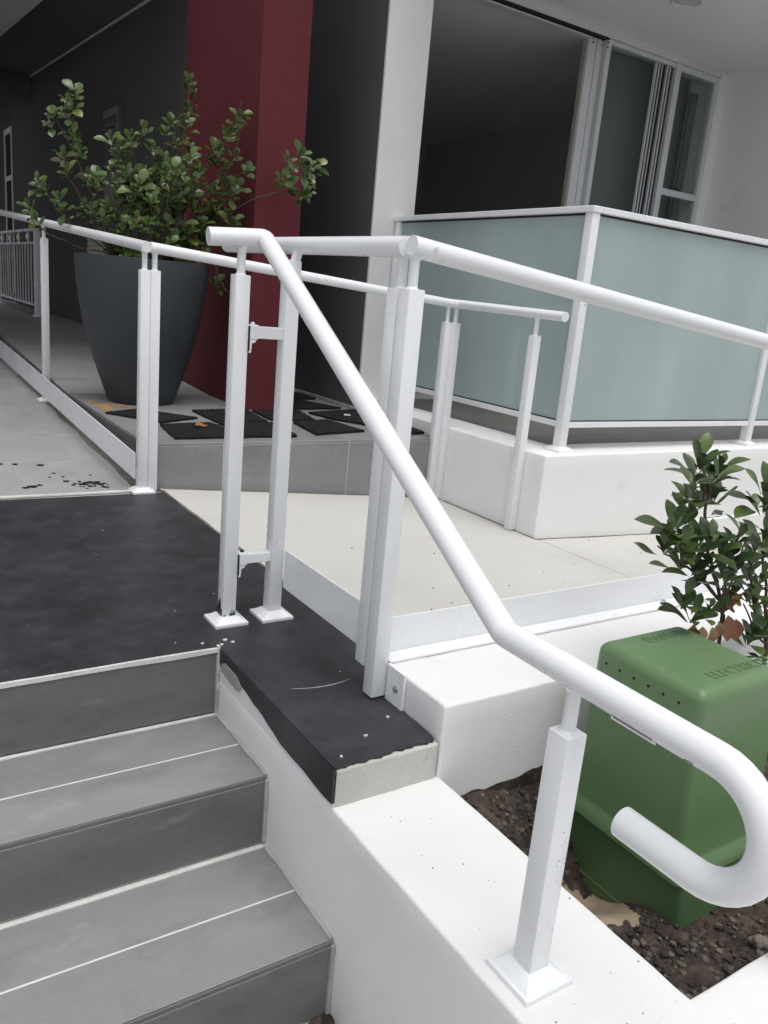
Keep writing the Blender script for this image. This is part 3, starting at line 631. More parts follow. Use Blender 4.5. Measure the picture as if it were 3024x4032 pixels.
# black paint brushed on to the foot of the upper post
rb = random.Random(9); p1_ = [c for c in hr.children if c.name.startswith('post')][0]
mb = MB()
def daub(face, a0, a1, z0, z1, n):
    lo = [(a0+(a1-a0)*i/n, z0) for i in range(n+1)]; hi = [(a0+(a1-a0)*i/n, z0+(z1-z0)*rb.uniform(0.25, 1)) for i in range(n+1)]
    if face == 'y': mb.prism(lo+hi[::-1], 'y', 1.8972, 1.8985)
    else: mb.prism(lo+hi[::-1], 'x', 0.7912, 0.7925)
daub('y', 0.812, 0.828, 0.017, 0.042, 9); daub('y', 0.794, 0.800, 0.017, 0.03, 4); daub('x', 1.902, 1.934, 0.017, 0.075, 10)
mb.build('paint_smear', 'black', p1_)
# 2. landing side railing with two arms tied to the handrail post
lr = thing('landing_railing', 'white railing along the black landing with a kick plate below', 'railing', (0.945, 1.91, 0))
MB().tube([(0.963, 1.432, 0.984), (0.963, 2.38, 0.990)], RR, 24).build('rail', 'white', lr, 35)
post(lr, 0.942, 1.910, 0.006, 0.95, base=0.0, stub=None)
MB().tube([(0.950, 1.910, 0.945), (0.957, 1.908, 0.972)], 0.012, 16).build('stub', 'white', lr, 40)
post(lr, 0.966, 1.4475, 0.062, 0.9025, 0.042, stub=0.965)
MB().box(0.962, 0.967, 1.4695, 1.8905, 0.088, 0.196, 0.001).build('kick_plate', 'white', lr)
for z0, z1, zt in ((0.755, 0.784, 'upper'), (0.166, 0.192, 'lower')):
    MB().box(0.852, 0.9228, 1.895, 1.925, z0, z1, 0.0015).build('tie_arm', 'white', lr)
    br = MB().box(0.832, 0.8545, 1.891, 1.928, z0-0.002, z1+0.004, 0.002)
    br.prism([(0.8325, z0), (0.852, z0), (0.846, z0-0.010), (0.838, z0-0.012), (0.8365, z0-0.034), (0.8325, z0-0.036)], 'y', 1.893, 1.900)
    b_ = br.build('bracket', 'white', lr)
    MB().box(0.8302, 0.8318, 1.893, 1.927, z0-0.030, z1, 0).build('packer', 'track', b_)
    MB().lathe([(0.0055, z1+0.003), (0.0055, z1+0.008), (0.003, z1+0.010)], 0.845, 1.91, 12).build('bolt', 'track' if zt == 'lower' else 'white', b_, 40)
# 3. ramp railing on the kerb
rr_ = thing('ramp_railing', 'white railing sloping down beside the cream ramp, fixed to the kerb by a bolted plate', 'railing', (0.962, 1.40, 0))
sl = lambda x: 0.984-0.102*(x-0.955)
MB().tube([(0.951, 1.401, sl(0.951)), (5.6, 1.401, sl(5.6))], RR, 28).build('rail', 'white', rr_, 35)
MB().tube([(0.996, 1.3790, 0.984), (0.996, 1.374, 0.984)], 0.0035, 12).build('rail_screw', 'white', rr_, 40)
post(rr_, 0.962, 1.4005, 0.004, 0.9025, 0.039, stub=sl(0.964)-RR)
for x in (3.3, 5.2): post(rr_, x, 1.4, 0.09, sl(x)-0.09, 0.039, stub=sl(x)-RR, base=0.079)
MB().box(1.0, 5.6, 1.430, 1.4345, 0.080, 0.172, 0.0012).build('kick_plate', 'white', rr_)
MB().box(0.988, 5.6, 1.384, 1.4295, 0.0805, 0.0865, 0.0012).build('plate_foot', 'white', rr_)
for x in (1.966, 2.9, 3.9):
    MB().lathe([(0.010, 0.0865), (0.010, 0.089), (0.0075, 0.0895), (0.0075, 0.097), (0.002, 0.0975)], x, 1.408, 6).build('bolt', 'steel', rr_)
br = MB().box(0.978, 0.986, 1.312, 1.380, -0.004, 0.086, 0.002).build('bracket', 'white', rr_)
mb = MB()
for k in range(2):
    r0 = (0.0085, 0.0055)[k]; x0 = (0.9765, 0.973)[k]
    mb.prism([(1.340+r0*math.cos(2*math.pi*t/12), 0.040+r0*math.sin(2*math.pi*t/12)) for t in range(12)], 'x', x0, 0.978)
mb.build('bolt', 'steel', br)
# 4/5. rail along the far side of the ramp, then along the balcony wall
fr_ = thing('far_ramp_railing', 'white tube handrail crossing in front of the pot and red column', 'railing', (1.041, 3.325, 0))
MB().tube([(1.022, 3.322, 0.990), (2.0, 3.340, 0.921), (2.548, 3.362, 0.884)], RR, 20).build('rail', 'white', fr_, 35)
post(fr_, 1.0425, 3.328, 0.004, 0.9045, 0.039, stub=0.967)
post(fr_, 2.545, 3.368, -0.122, 0.791, 0.040, stub=0.863)
wr_ = thing('wall_railing', 'short white handrail ending in front of the frosted glass, bolted to the low wall', 'railing', (2.58, 3.1, -0.12))
MB().tube([(2.544, 3.361, 0.8842), (2.583, 3.320, 0.8835), (2.583, 2.588, 0.871)], RR, 20).build('rail', 'white', wr_, 35)
for y, zt, bz in ((3.345, 0.791, (0.55, 0.25, -0.02)), (2.755, 0.779, (0.12, -0.03))):
    p = post(wr_, 2.5795, y, -0.122, zt, 0.040, stub=0.852 if y < 3 else 0.862)
    for z in bz:
        mb = MB(); mb.prism([(y+0.0085*math.cos(2*math.pi*t/14), z+0.0085*math.sin(2*math.pi*t/14)) for t in range(14)], 'x', 2.5565, 2.5594); mb.build('bolt_cap', 'white', p, 40)
# 6. rail of the left path
pr_ = thing('path_railing', 'white railing climbing the tiled path at the left with a long kick plate', 'railing', (1.003, 3.33, 0))
pz = lambda y: 0.990+0.0687*(y-3.31)
MB().tube([(1.002, 3.300, pz(3.30)), (1.002, 9.0, pz(9.0))], RR, 24).build('rail', 'white', pr_, 35)
post(pr_, 1.003, 3.330, 0.006, 0.9035, 0.039, base=0.0, stub=0.968)
for y in (5.29, 7.25):
    post(pr_, 1.003, y, ZP(0, y)+0.003, pz(y)-0.087, 0.040, base=ZP(0, y), stub=pz(y)-RR, bw=0.1)
mb = MB(); kt = lambda y: 0.165+0.0415*(y-3.4); kb = lambda y: 0.054+0.036*(y-3.4)
mb.hexa([(0.976, 3.345, kb(3.345)), (0.982, 3.345, kb(3.345)), (0.982, 9.0, kb(9.0)), (0.976, 9.0, kb(9.0)), (0.976, 3.345, kt(3.345)), (0.982, 3.345, kt(3.345)), (0.982, 9.0, kt(9.0)), (0.976, 9.0, kt(9.0))], 0.0012)
mb.build('kick_plate', 'white', pr_)
# 7. frosted glass balustrade
gb = thing('glass_balustrade', 'white framed frosted glass balustrade turning the corner on the low wall', 'balustrade', (2.785, 2.712, 0.26))
def tr_(name, mat, *b, bev=0.002, parent=gb): return MB().box(*b, bev).build(name, mat, parent)
tr_('top_rail', 'white', 2.755, 2.815, 2.6825, 4.268, 1.322, 1.350, bev=0.004); tr_('top_rail', 'white', 2.8155, 5.83, 2.682, 2.742, 1.3222, 1.3502, bev=0.004)
for x, y in ((2.785, 2.712), (2.785, 4.235), (4.247, 2.712), (5.70, 2.712)):
    post(gb, x, y, 0.262, 1.3215, 0.046, base=0.26, bw=0.108)
def gl_run(horizontal, a, b):
    if horizontal:
        tr_('bottom_rail', 'white', a, b, 2.696, 2.728, 0.370, 0.397); tr_('seal', 'track', a, b, 2.704, 2.720, 0.3972, 0.4025, bev=0); tr_('seal', 'track', a, b, 2.704, 2.720, 1.313, 1.3218, bev=0)
        tr_('pane', 'frost', a, b, 2.707, 2.717, 0.4027, 1.3128, bev=0)
    else:
        tr_('bottom_rail', 'white', 2.769, 2.801, a, b, 0.370, 0.397); tr_('seal', 'track', 2.777, 2.793, a, b, 0.3972, 0.4025, bev=0); tr_('seal', 'track', 2.777, 2.793, a, b, 1.313, 1.3218, bev=0)
        tr_('pane', 'frost', 2.780, 2.790, a, b, 0.4027, 1.3128, bev=0)
gl_run(True, 2.8085, 4.2235); gl_run(True, 4.2705, 5.6765); gl_run(False, 2.7355, 4.2115)
mb = MB()
for z in (0.98, 0.93):
    mb.prism([(2.806-0.012+0.004*math.cos(2*math.pi*t/10), z+0.004*math.sin(2*math.pi*t/10)) for t in range(10)], 'y', 2.687, 2.6892)
mb.build('screw', 'steel', bpy.data.objects['glass_balustrade'].children[2], 40)
# scratches in the paint of the rails
def scratch(parent, pts, r=0.0005):
    MB().tube(pts, r, 5).build('scratch', 'dirt', parent)
rs_ = RR+0.0001
fz_ = lambda x, a: (x, 3.322+0.0186*(x-1.022)-rs_*math.cos(a), 0.990-0.0706*(x-1.022)+rs_*math.sin(a))
for x in (1.575, 1.66):
    scratch(fr_, [fz_(x+0.018, 0.9), fz_(x, 0.35), fz_(x+0.008, -0.1), fz_(x+0.022, -0.45)])
for x in (1.76, 1.80): scratch(fr_, [fz_(x, 0.5), fz_(x+0.006, 0.1), fz_(x+0.02, -0.2)], 0.0005)
hx = lambda y, z, a: (0.806-rs_*math.cos(a), y, z-rs_*math.sin(a))
scratch(hr, [hx(0.610, 0.405, 0.62), hx(0.585, 0.405, 0.60), hx(0.560, 0.405, 0.66), hx(0.545, 0.405, 0.62)], 0.0005)
scratch(hr, [hx(0.50, 0.405, 0.75), hx(0.492, 0.405, 0.62), hx(0.486, 0.405, 0.66)], 0.0006)
pf_ = [c for c in hr.children if c.name.startswith('post')][1]
mb = MB()
for k in range(20):
    x = 0.8255; y = rb.uniform(0.672, 0.708); z = rb.choice((rb.gauss(0.12, 0.03), rb.gauss(0.0, 0.03))); s_ = rb.uniform(0.0003, 0.0008)
    yy = 0.6706; xx = rb.uniform(0.806, 0.824)
    mb.box(xx-s_, xx+s_, yy-0.0004, yy+0.0006, z-s_*1.6, z+s_*1.6)
mb.build('dirt_flecks', 'scuff', pf_)
# 8. baluster fence far back on the walkway
bfz = thing('baluster_fence', 'low white baluster fence across the walkway at the far left', 'fence', (1.69, 9.5, 0.37))
def fz(y): return 0.37
MB().box(1.665, 1.715, 9.27, 11.85, 1.222, 1.250, 0.004).build('top_rail', 'white', bfz)
MB().box(1.675, 1.705, 9.32, 11.80, 1.095, 1.117, 0.002).build('middle_rail', 'white', bfz)
MB().box(1.675, 1.705, 9.32, 11.80, 0.470, 0.492, 0.002).build('bottom_rail', 'white', bfz)
for y in (9.27, 11.80): post(bfz, 1.69, y, 0.372, 1.2215, 0.055 if y > 10 else 0.06, base=0.37, bw=0.1)
bal = None
for k in range(14):
    y = 9.44+k*0.168
    o = MB().box(1.684, 1.696, y-0.006, y+0.006, 0.4922, 1.0948).build('baluster', 'white', bfz) if bal is None else bal.copy()
    if bal is None: bal = o; oy = y
    else: COL.objects.link(o); o.location.y = bal.location.y+(y-oy)
bal = None
for k in range(4):
    y = 9.75+k*0.56
    if bal is None:
        o = MB().lathe([(0.010, 1.1172), (0.012, 1.13), (0.026, 1.165), (0.026, 1.175), (0.012, 1.21), (0.010, 1.2218)], 1.69, y, 12).build('turned_spindle', 'white', bfz, 40); bal = o; oy = y
    else:
        o = bal.copy(); COL.objects.link(o); o.location.y = bal.location.y+(y-oy)
# post on the front planter wall, cut by the right edge of the picture
cp = thing('wall_post', 'white post at the right edge standing on the front planter wall', 'post', (1.195, 0.51, -0.088))
MB().box(1.176, 1.215, 0.490, 0.529, -0.089, 0.72, 0.0025).build('post_body', 'white', cp, 40)
MB().box(1.1715, 1.2195, 0.4855, 0.5335, 0.7202, 0.726, 0.001).build('post_cap', 'white', cp)

# ---------------------------------------------------------------- green electricity pillar
ep = thing('electricity_pillar', 'green plastic electricity pillar standing in the planter soil', 'utility box', (1.41, 0.90, -0.27))
def shell(zs_, name, mat, bev):
    """stack of rounded rectangles (x0, x1, y0, y1, z)"""
    mb = MB(); rings = []
    for x0, x1, y0, y1, z, r_ in zs_:
        ring = []
        for cx, cy, a0 in ((x1-r_, y1-r_, 0), (x0+r_, y1-r_, 90), (x0+r_, y0+r_, 180), (x1-r_, y0+r_, 270)):
            for k in range(6):
                t = R(a0+k*18); ring.append(mb.bm.verts.new((cx+r_*math.cos(t), cy+r_*math.sin(t), z)))
        rings.append(ring)
    n_ = len(rings[0])
    for a, b in zip(rings, rings[1:]):
        for k in range(n_): mb.bm.faces.new((a[k], a[(k+1) % n_], b[(k+1) % n_], b[k]))
    mb.bm.faces.new(rings[0][::-1]); mb.bm.faces.new(rings[-1])
    return mb.build(name, mat, ep, 55)
BX0, BX1, BY0, BY1 = 1.329, 1.600, 0.773, 1.100
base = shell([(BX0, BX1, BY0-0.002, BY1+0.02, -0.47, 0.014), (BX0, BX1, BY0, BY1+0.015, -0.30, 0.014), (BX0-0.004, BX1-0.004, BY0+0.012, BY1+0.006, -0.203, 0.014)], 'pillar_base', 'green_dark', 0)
X0, Y0, Y1 = 1.315, 0.796, 1.086
lerp = lambda a, b, t: a+(b-a)*t
def lid_x(z): return lerp(1.318, 1.3015, (z+0.15)/0.34)
rows = [(1.309, 1.590, 0.783, 1.108, -0.195, 0.014), (1.309, 1.590, 0.783, 1.108, -0.172, 0.014), (1.3175, 1.582, 0.795, 1.094, -0.160, 0.016)]
for k in range(6):
    t = k/5; z = lerp(-0.15, 0.194, t)
    rows.append((lid_x(z), lerp(1.582, 1.568, t), lerp(0.797, 0.806, t), lerp(1.088, 1.074, t), z, 0.018))
for k in range(1, 7):
    t = k/6*math.pi/2; f = 0.024*(1-math.cos(t)); rows.append((1.3015+f, 1.568-f, 0.806+f, 1.074-f, 0.194+0.026*math.sin(t), 0.018-0.008*k/6))
lid = shell(rows, 'pillar_lid', 'green', 0)
MB().box(1.322, 1.58, 0.795, 1.095, -0.2028, -0.1952).build('seam', 'track', ep)
MB().box(BX0-0.0022, BX0+0.01, 0.80, 1.10, -0.342, -0.3395).build('mould_line', 'green', base)
holes = MB()
for y in (1.042, 1.005, 0.968, 0.931, 0.894, 0.857):
    z = 0.178; xf = lid_x(z)
    holes.prism([(y+0.0034*math.cos(2*math.pi*t/12), z+0.0034*math.sin(2*math.pi*t/12)) for t in range(12)], 'x', xf-0.0006, xf+0.002)
holes.build('vent_holes', 'track', lid)
def text(body, x, y, z, size, xs, parent, mat, h, name):
    cu = bpy.data.curves.new(name, 'FONT'); cu.body = body; cu.size = size; cu.extrude = h; cu.space_character = 1.15
    t = bpy.data.objects.new('tmp_text', cu); COL.objects.link(t)
    bpy.context.view_layer.update()
    me = bpy.data.meshes.new_from_object(t.evaluated_get(bpy.context.evaluated_depsgraph_get()))
    bpy.data.objects.remove(t); bpy.data.curves.remove(cu)
    for v in me.vertices: v.co.x *= xs
    me.materials.clear(); me.materials.append(M[mat]); me.name = name
    o = bpy.data.objects.new(name, me); COL.objects.link(o); o.parent = parent
    b = Vector((0, 0, 0)); q = parent
    while q is not None: b = b+q.location; q = q.parent
    o.location = Vector((x, y, z))-b; return o
text('DANGER', 1.398, 1.017, 0.2202, 0.034, 0.98, lid, 'green', 0.0015, 'raised_lettering')
text('ELECTRICITY', 1.379, 0.842, 0.2202, 0.037, 0.86, lid, 'green', 0.0015, 'raised_lettering')
def plate(y0, y1, z0, z1, off, th, name, mat, parent):
    xs_ = lambda z: lid_x(z)-off
    return MB().hexa([(xs_(z0), y0, z0), (xs_(z0)+th, y0, z0), (xs_(z0)+th, y1, z0), (xs_(z0), y1, z0), (xs_(z1), y0, z1), (xs_(z1)+th, y0, z1), (xs_(z1)+th, y1, z1), (xs_(z1), y1, z1)]).build(name, mat, parent)
lb = plate(0.893, 1.010, 0.064, 0.150, 0.0012, 0.004, 'warning_label', 'label_white', lid)
plate(0.899, 1.004, 0.070, 0.144, 0.0017, 0.001, 'label_border', 'ink', lb)
plate(0.902, 1.001, 0.073, 0.141, 0.0022, 0.001, 'label_face', 'label_white', lb)

# ---------------------------------------------------------------- black mats laid out to dry
mats = [((1.068, 4.163), (1.257, 3.87), (1.488, 3.999), (1.264, 4.275), 'black square mat lying nearest to the foot of the big pot'),
        ((1.231, 3.808), (1.188, 3.463), (1.545, 3.47), (1.495, 3.849), 'black mat with a dry leaf on it, at the front left edge of the pavement'),
        ((1.538, 3.855), (1.553, 3.475), (1.795, 3.466), (1.850, 3.84), 'black mat at the middle of the front row, between the gate posts'),
        ((1.544, 4.234), (1.54, 3.872), (1.823, 3.862), (1.875, 4.285), 'black mat lying in front of the foot of the red column'),
        ((1.895, 4.24), (1.868, 3.93), (2.125, 3.914), (2.190, 4.255), 'black mat touching the front right foot of the red column'),
        ((1.961, 3.847), (1.915, 3.502), (2.239, 3.575), (2.198, 3.912), 'black mat at the right of the front row, before the white sloping rail'),
        ((2.216, 4.161), (2.26, 3.93), (2.42, 3.66), (2.585, 4.27), 'black mat with a white scrap on it, near the dark wall'),
        ((2.33, 3.60), (2.36, 3.47), (2.575, 3.50), (2.59, 3.66), 'black mat in the corner against the low white wall'),
        ((2.215, 4.64), (2.205, 4.30), (2.53, 4.33), (2.40, 4.65), 'black mat against the dark wall, second from the back'),
        ((2.30, 5.02), (2.30, 4.74), (2.56, 4.72), (2.565, 5.0), 'black mat furthest back in the corner of the dark wall')]
for k, (a, b, c, d, lab) in enumerate(mats):
    cx = sum(p[0] for p in (a, b, c, d))/4; cy = sum(p[1] for p in (a, b, c, d))/4
    rm = random.Random(60+k); poly = []
    for p, q in ((a, b), (b, c), (c, d), (d, a)):
        for i in range(14):
            t = i/14; w_ = rm.uniform(-0.0035, 0.0035)
            dx, dy = q[0]-p[0], q[1]-p[1]; l_ = math.hypot(dx, dy)
            poly.append((p[0]+dx*t-dy/l_*w_, p[1]+dy*t+dx/l_*w_))
    z0 = 0.1935+0.0004*k
    mb = MB().prism(poly, 'z', z0, z0+0.011)
    o = mb.build('mat', 'rubber', None, None, (cx, cy, 0.193)); tag(o, lab, 'mat', 'black rubber mats laid on the pavement')
    mb = MB()
    for i in range(120):
        u_, v_ = rm.uniform(0.04, 0.96), rm.uniform(0.04, 0.96)
        x = (a[0]*(1-u_)+d[0]*u_)*(1-v_)+(b[0]*(1-u_)+c[0]*u_)*v_; y = (a[1]*(1-u_)+d[1]*u_)*(1-v_)+(b[1]*(1-u_)+c[1]*u_)*v_
        s = rm.uniform(0.003, 0.008); rock(mb, x, y, z0+0.011, s, rm, 1, 0.45)
    stuff(mb.build('rubber_crumb', 'rubber', o))

# ---------------------------------------------------------------- leaves
def leaf_mesh(name, L_, W_, mat, tip=0.5, fold=0.25, curl=0.2, wave=0.0, seed=0, rows_=8):
    """leaf along +Y, upper side +Z; widest at 'tip' of its length, folded along the midrib and curled"""
    rl = random.Random(seed); vs_, fs_ = [], []
    for i in range(rows_+1):
        t = i/rows_
        wd = W_/2*(max(0.0, math.sin(math.pi*min(1, t**tip_pow(tip))))**0.75) if 0 < t < 1 else 0.0008
        y = L_*t*(1-0.12*curl*t*t); z = -curl*L_*t*t*0.6
        o_ = wave*L_*math.sin(t*7+seed)
        vs_ += [(-wd, y, z+fold*wd+o_), (0, y, z), (wd, y, z+fold*wd-o_)]
    for i in range(rows_):
        a = i*3; fs_ += [(a, a+1, a+4, a+3), (a+1, a+2, a+5, a+4)]
    me = bpy.data.meshes.new(name); me.from_pydata(vs_, [], fs_); me.polygons.foreach_set('use_smooth', [True]*len(me.polygons)); me.materials.append(M[mat]); me.update()
    return me
def tip_pow(t): return math.log(0.5)/math.log(t)
broad = [leaf_mesh('leaf', 0.066*s, 0.039*s, 'leaf', 0.64, f, c, wv, i) for i, (s, f, c, wv) in enumerate(((1, .25, .2, .01), (0.85, .4, .1, .02), (1.12, .2, .35, .0), (0.95, .1, -.1, .03), (0.7, .5, .15, .01), (1.2, .3, .5, .02)))]
long_ = [leaf_mesh('leaf', 0.066*s, 0.031*s, 'leaf_dark', 0.62, f, c, wv, i+10) for i, (s, f, c, wv) in enumerate(((1, .3, .25, .015), (0.85, .4, .1, .02), (1.12, .25, .4, .02), (0.95, .15, -.15, .025), (0.7, .5, .2, .01), (1.15, .35, .55, .02)))]
dead = [leaf_mesh('dead_leaf', 0.062*s, 0.040*s, 'leaf_dead', 0.5, f, c, wv, i+30) for i, (s, f, c, wv) in enumerate(((1, .2, .2, .03), (0.7, .7, .6, .05), (0.75, .9, .8, .04)))]
def orient(pos, d, up, sc):
    d = d.normalized(); n_ = up-d*up.dot(d)
    if n_.length < 1e-3: n_ = d.orthogonal()
    n_.normalize(); x = d.cross(n_)
    m_ = Matrix((x*sc, d*sc, n_*sc)).transposed().to_4x4(); m_.translation = pos; return m_
def rosette(c, axis, n, rnd, spread=(0.45, 1.25), size=(0.8, 1.2), gap=0.006):
    """list of leaf matrices whorled round a shoot tip"""
    out = []; axis = axis.normalized(); u = axis.orthogonal().normalized(); w_ = axis.cross(u)
    for k in range(n):
        f = k/max(1, n-1); th = k*2.4+rnd.uniform(-0.35, 0.35); a = spread[0]+(spread[1]-spread[0])*f+rnd.uniform(-0.15, 0.15)
        rad = u*math.cos(th)+w_*math.sin(th); d = axis*math.cos(a)+rad*math.sin(a)
        pos = Vector(c)-axis*gap*k*rnd.uniform(0.6, 1.3)+rad*0.003
        out.append(orient(pos, d, axis*1.0-rad*0.2+Vector((0, 0, 0.25)), rnd.uniform(*size)*(0.7+0.3*min(1, f*2))))
    return out
def plant_leaves(root, mats_, meshes, rnd, limit=300, front=None):
    """the leaves that show largest become single parts, the rest one joined part"""
    mats_ = sorted(mats_, key=front) if front else mats_
    for m_ in mats_[:limit]:
        o = bpy.data.objects.new('leaf', rnd.choice(meshes)); COL.objects.link(o); o.parent = root; o.matrix_local = m_
    rest = mats_[limit:]
    if rest:
        vs_, fs_, tn = [], [], []
        for m_ in rest:
            me = rnd.choice(meshes); b = len(vs_); t = rnd.random()
            vs_ += [tuple(m_ @ v.co) for v in me.vertices]; fs_ += [tuple(b+i for i in p.vertices) for p in me.polygons]; tn += [t]*len(me.vertices)
        me = bpy.data.meshes.new('foliage'); me.from_pydata(vs_, [], fs_); me.polygons.foreach_set('use_smooth', [True]*len(me.polygons)); me.materials.append(meshes[0].materials[0])
        at = me.attributes.new('tone', 'FLOAT', 'POINT'); at.data.foreach_set('value', tn)
        o = bpy.data.objects.new('foliage', me); COL.objects.link(o); o.parent = root; o['kind'] = 'stuff'
def branch(root, pts, r, name='branch', wob=0.006, rnd=None, off=Vector((0, 0, 0))):
    P = [Vector(p) for p in pts]; q = []
    for a, b in zip(P, P[1:]):
        for i in range(4):
            t = i/4; v = a.lerp(b, t)
            if rnd and not (a is P[0] and i == 0): v += Vector((rnd.uniform(-wob, wob), rnd.uniform(-wob, wob), rnd.uniform(-wob, wob)))
            q.append(v)
    q.append(P[-1])
    base_ = root.location
    return MB().tube([v+base_ for v in q], r, 7, True, 0.5).build(name, 'bark', root, 60)

# ---------------------------------------------------------------- big pot with its shrub
pt = thing('planter_pot', 'tall charcoal tapered pot holding the leafy shrub', 'pot', (1.375, 4.60, 0.193))
prof = [(0.172, 0.194), (0.180, 0.200), (0.215, 0.30), (0.262, 0.44), (0.300, 0.58), (0.326, 0.72), (0.343, 0.85), (0.350, 0.958), (0.349, 0.965), (0.330, 0.965), (0.328, 0.958), (0.322, 0.86)]
MB().lathe(prof, 1.375, 4.60, 64).build('pot_body', 'pot', pt, 40)
MB().lathe([(0.3215, 0.90), (0.3215, 0.905), (0.16, 0.915), (0.001, 0.92)], 1.375, 4.60, 40).build('potting_soil', 'soil', pt, 60)
sh = thing('potted_shrub', 'leafy green shrub with loose long shoots growing in the charcoal pot', 'shrub', (1.375, 4.60, 0.0))
rs = random.Random(8)
ROS = [(-0.365, -0.063, 1.727), (-0.398, -0.095, 1.663), (-0.461, -0.025, 1.611), (-0.371, -0.083, 1.517), (-0.346, -0.104, 1.452), (-0.411, -0.024, 1.423), (-0.372, 0.1, 1.378), (-0.512, 0.072, 1.293), (-0.479, 0.064, 1.254), (-0.444, -0.067, 1.217), (-0.569, 0.009, 1.161), (-0.547, -0.054, 1.092), (-0.197, -0.079, 1.538), (-0.101, -0.095, 1.553), (-0.019, -0.069, 1.605), (-0.098, 0.103, 1.538), (-0.08, 0.079, 1.466), (-0.152, 0.074, 1.4), (-0.023, 0.072, 1.402), (-0.027, -0.074, 1.4), (-0.095, -0.046, 1.392), (0.246, 0.027, 1.905), (0.246, 0.053, 1.864), (0.262, 0.076, 1.78), (0.177, 0.091, 1.702), (0.192, -0.099, 1.692), (0.127, 0.025, 1.632), (0.183, 0.041, 1.588), (0.052, 0.001, 1.535), (0.196, -0.077, 1.479), (0.109, -0.006, 1.489), (0.101, -0.099, 1.417), (0.23, 0.104, 1.423), (0.276, 0.07, 1.578), (0.41, -0.297, 1.735), (0.392, -0.295, 1.696), (0.398, -0.162, 1.641), (0.348, -0.1, 1.575), (0.378, -0.103, 1.57), (0.383, -0.125, 1.495), (0.402, -0.277, 1.54), (0.426, -0.386, 1.455), (0.387, -0.203, 1.398), (0.393, -0.268, 1.34), (0.349, -0.202, 1.329), (0.404, -0.338, 1.384), (0.639, -0.425, 1.53), (0.619, -0.61, 1.547), (0.664, -0.609, 1.511), (0.779, -0.47, 1.53), (0.552, -0.553, 1.427), (0.613, -0.492, 1.423), (0.695, -0.507, 1.37), (0.697, -0.538, 1.423), (0.386, -0.098, 0.882), (0.386, -0.301, 1.21), (0.382, -0.233, 1.239), (-0.249, -0.071, 1.349), (-0.275, 0.032, 1.343)]
BR = [[(-0.137, 0.0, 0.95), (-0.259, 0.0, 1.255), (-0.366, 0.0, 1.475), (-0.427, 0.0, 1.566), (-0.456, 0.0, 1.615)], [(-0.366, 0.0, 1.475), (-0.355, 0.0, 1.562), (-0.356, 0.0, 1.663), (-0.351, 0.0, 1.739)], [(-0.156, 0.0, 0.95), (-0.296, 0.0, 1.196), (-0.381, 0.0, 1.326), (-0.406, 0.0, 1.425)], [(-0.117, 0.0, 0.95), (-0.378, 0.0, 1.105), (-0.431, 0.0, 1.161), (-0.491, 0.0, 1.249)], [(-0.491, 0.0, 1.249), (-0.525, 0.0, 1.287)], [(-0.06, 0.0, 0.93), (-0.2, -0.02, 0.98), (-0.328, -0.03, 0.985), (-0.486, -0.03, 1.039), (-0.537, 0.0, 1.095), (-0.57, 0.0, 1.16)], [(-0.04, 0.0, 0.93), (-0.1, 0.0, 1.295), (-0.148, 0.0, 1.414), (-0.177, 0.0, 1.55)], [(-0.02, 0.0, 0.93), (-0.034, 0.0, 1.431), (-0.064, 0.0, 1.516), (-0.074, 0.0, 1.567)], [(-0.064, 0.0, 1.516), (0.002, 0.0, 1.616)], [(0.06, 0.0, 0.93), (0.114, 0.0, 1.38), (0.181, 0.0, 1.52), (0.237, -0.001, 1.712), (0.236, -0.001, 1.9)], [(0.181, 0.0, 1.52), (0.147, 0.0, 1.686)], [(0.114, 0.0, 1.38), (0.051, 0.0, 1.535)], [(0.121, 0.0, 0.93), (0.284, -0.024, 1.213), (0.364, -0.157, 1.398), (0.402, -0.28, 1.513), (0.405, -0.292, 1.664), (0.408, -0.3, 1.794)], [(0.364, -0.157, 1.398), (0.363, -0.154, 1.563)], [(0.364, -0.157, 1.398), (0.43, -0.376, 1.457)], [(0.08, 0.0, 0.93), (0.26, -0.009, 1.162), (0.367, -0.166, 1.229), (0.462, -0.448, 1.323), (0.602, -0.5, 1.38), (0.671, -0.5, 1.458), (0.72, -0.5, 1.528)], [(0.602, -0.5, 1.38), (0.627, -0.5, 1.478), (0.603, -0.5, 1.518)], [(0.602, -0.5, 1.38), (0.699, -0.5, 1.371)], [(0.1, 0.0, 0.93), (0.262, -0.11, 1.057), (0.338, -0.199, 0.967), (0.362, -0.215, 0.882), (0.391, -0.243, 0.842)], [(0.05, 0.0, 0.93), (0.162, 0.0, 1.046), (0.335, -0.09, 1.18), (0.399, -0.269, 1.211)], [(0.06, 0.0, 0.93), (0.194, 0.0, 1.411)], [(0.01, 0.0, 0.93), (-0.005, 0.0, 1.408)]]
for b in BR: branch(sh, b, 0.0042, rnd=rs)
sp = []
for c in ROS:
    c = Vector(c); ax = Vector((c.x*0.8-0.15, c.y*1.5-0.55, 0.75)).normalized()
    sp += rosette(c, ax, rs.randint(8, 11), rs, size=(0.6, 1.2))
    if c.z > 1.2 and rs.random() < 0.45:
        sp += rosette(c-Vector((rs.uniform(-0.02, 0.02), 0, 0.045)), ax, 6, rs, (0.7, 1.5), (0.7, 1.0), 0.012)
poly = [(-0.287, 1.215), (-0.213, 1.297), (-0.082, 1.406), (0.053, 1.445), (0.212, 1.506), (0.318, 1.41), (0.375, 1.303), (0.348, 1.164), (0.33, 1.054), (0.225, 0.985), (-0.117, 0.975), (-0.203, 1.03), (-0.287, 1.125)]
def inside(x, z):
    k = False
    for (x0, z0), (x1, z1) in zip(poly, poly[1:]+poly[:1]):
        if (z0 > z) != (z1 > z) and x < (x1-x0)*(z-z0)/(z1-z0)+x0: k = not k
    return k
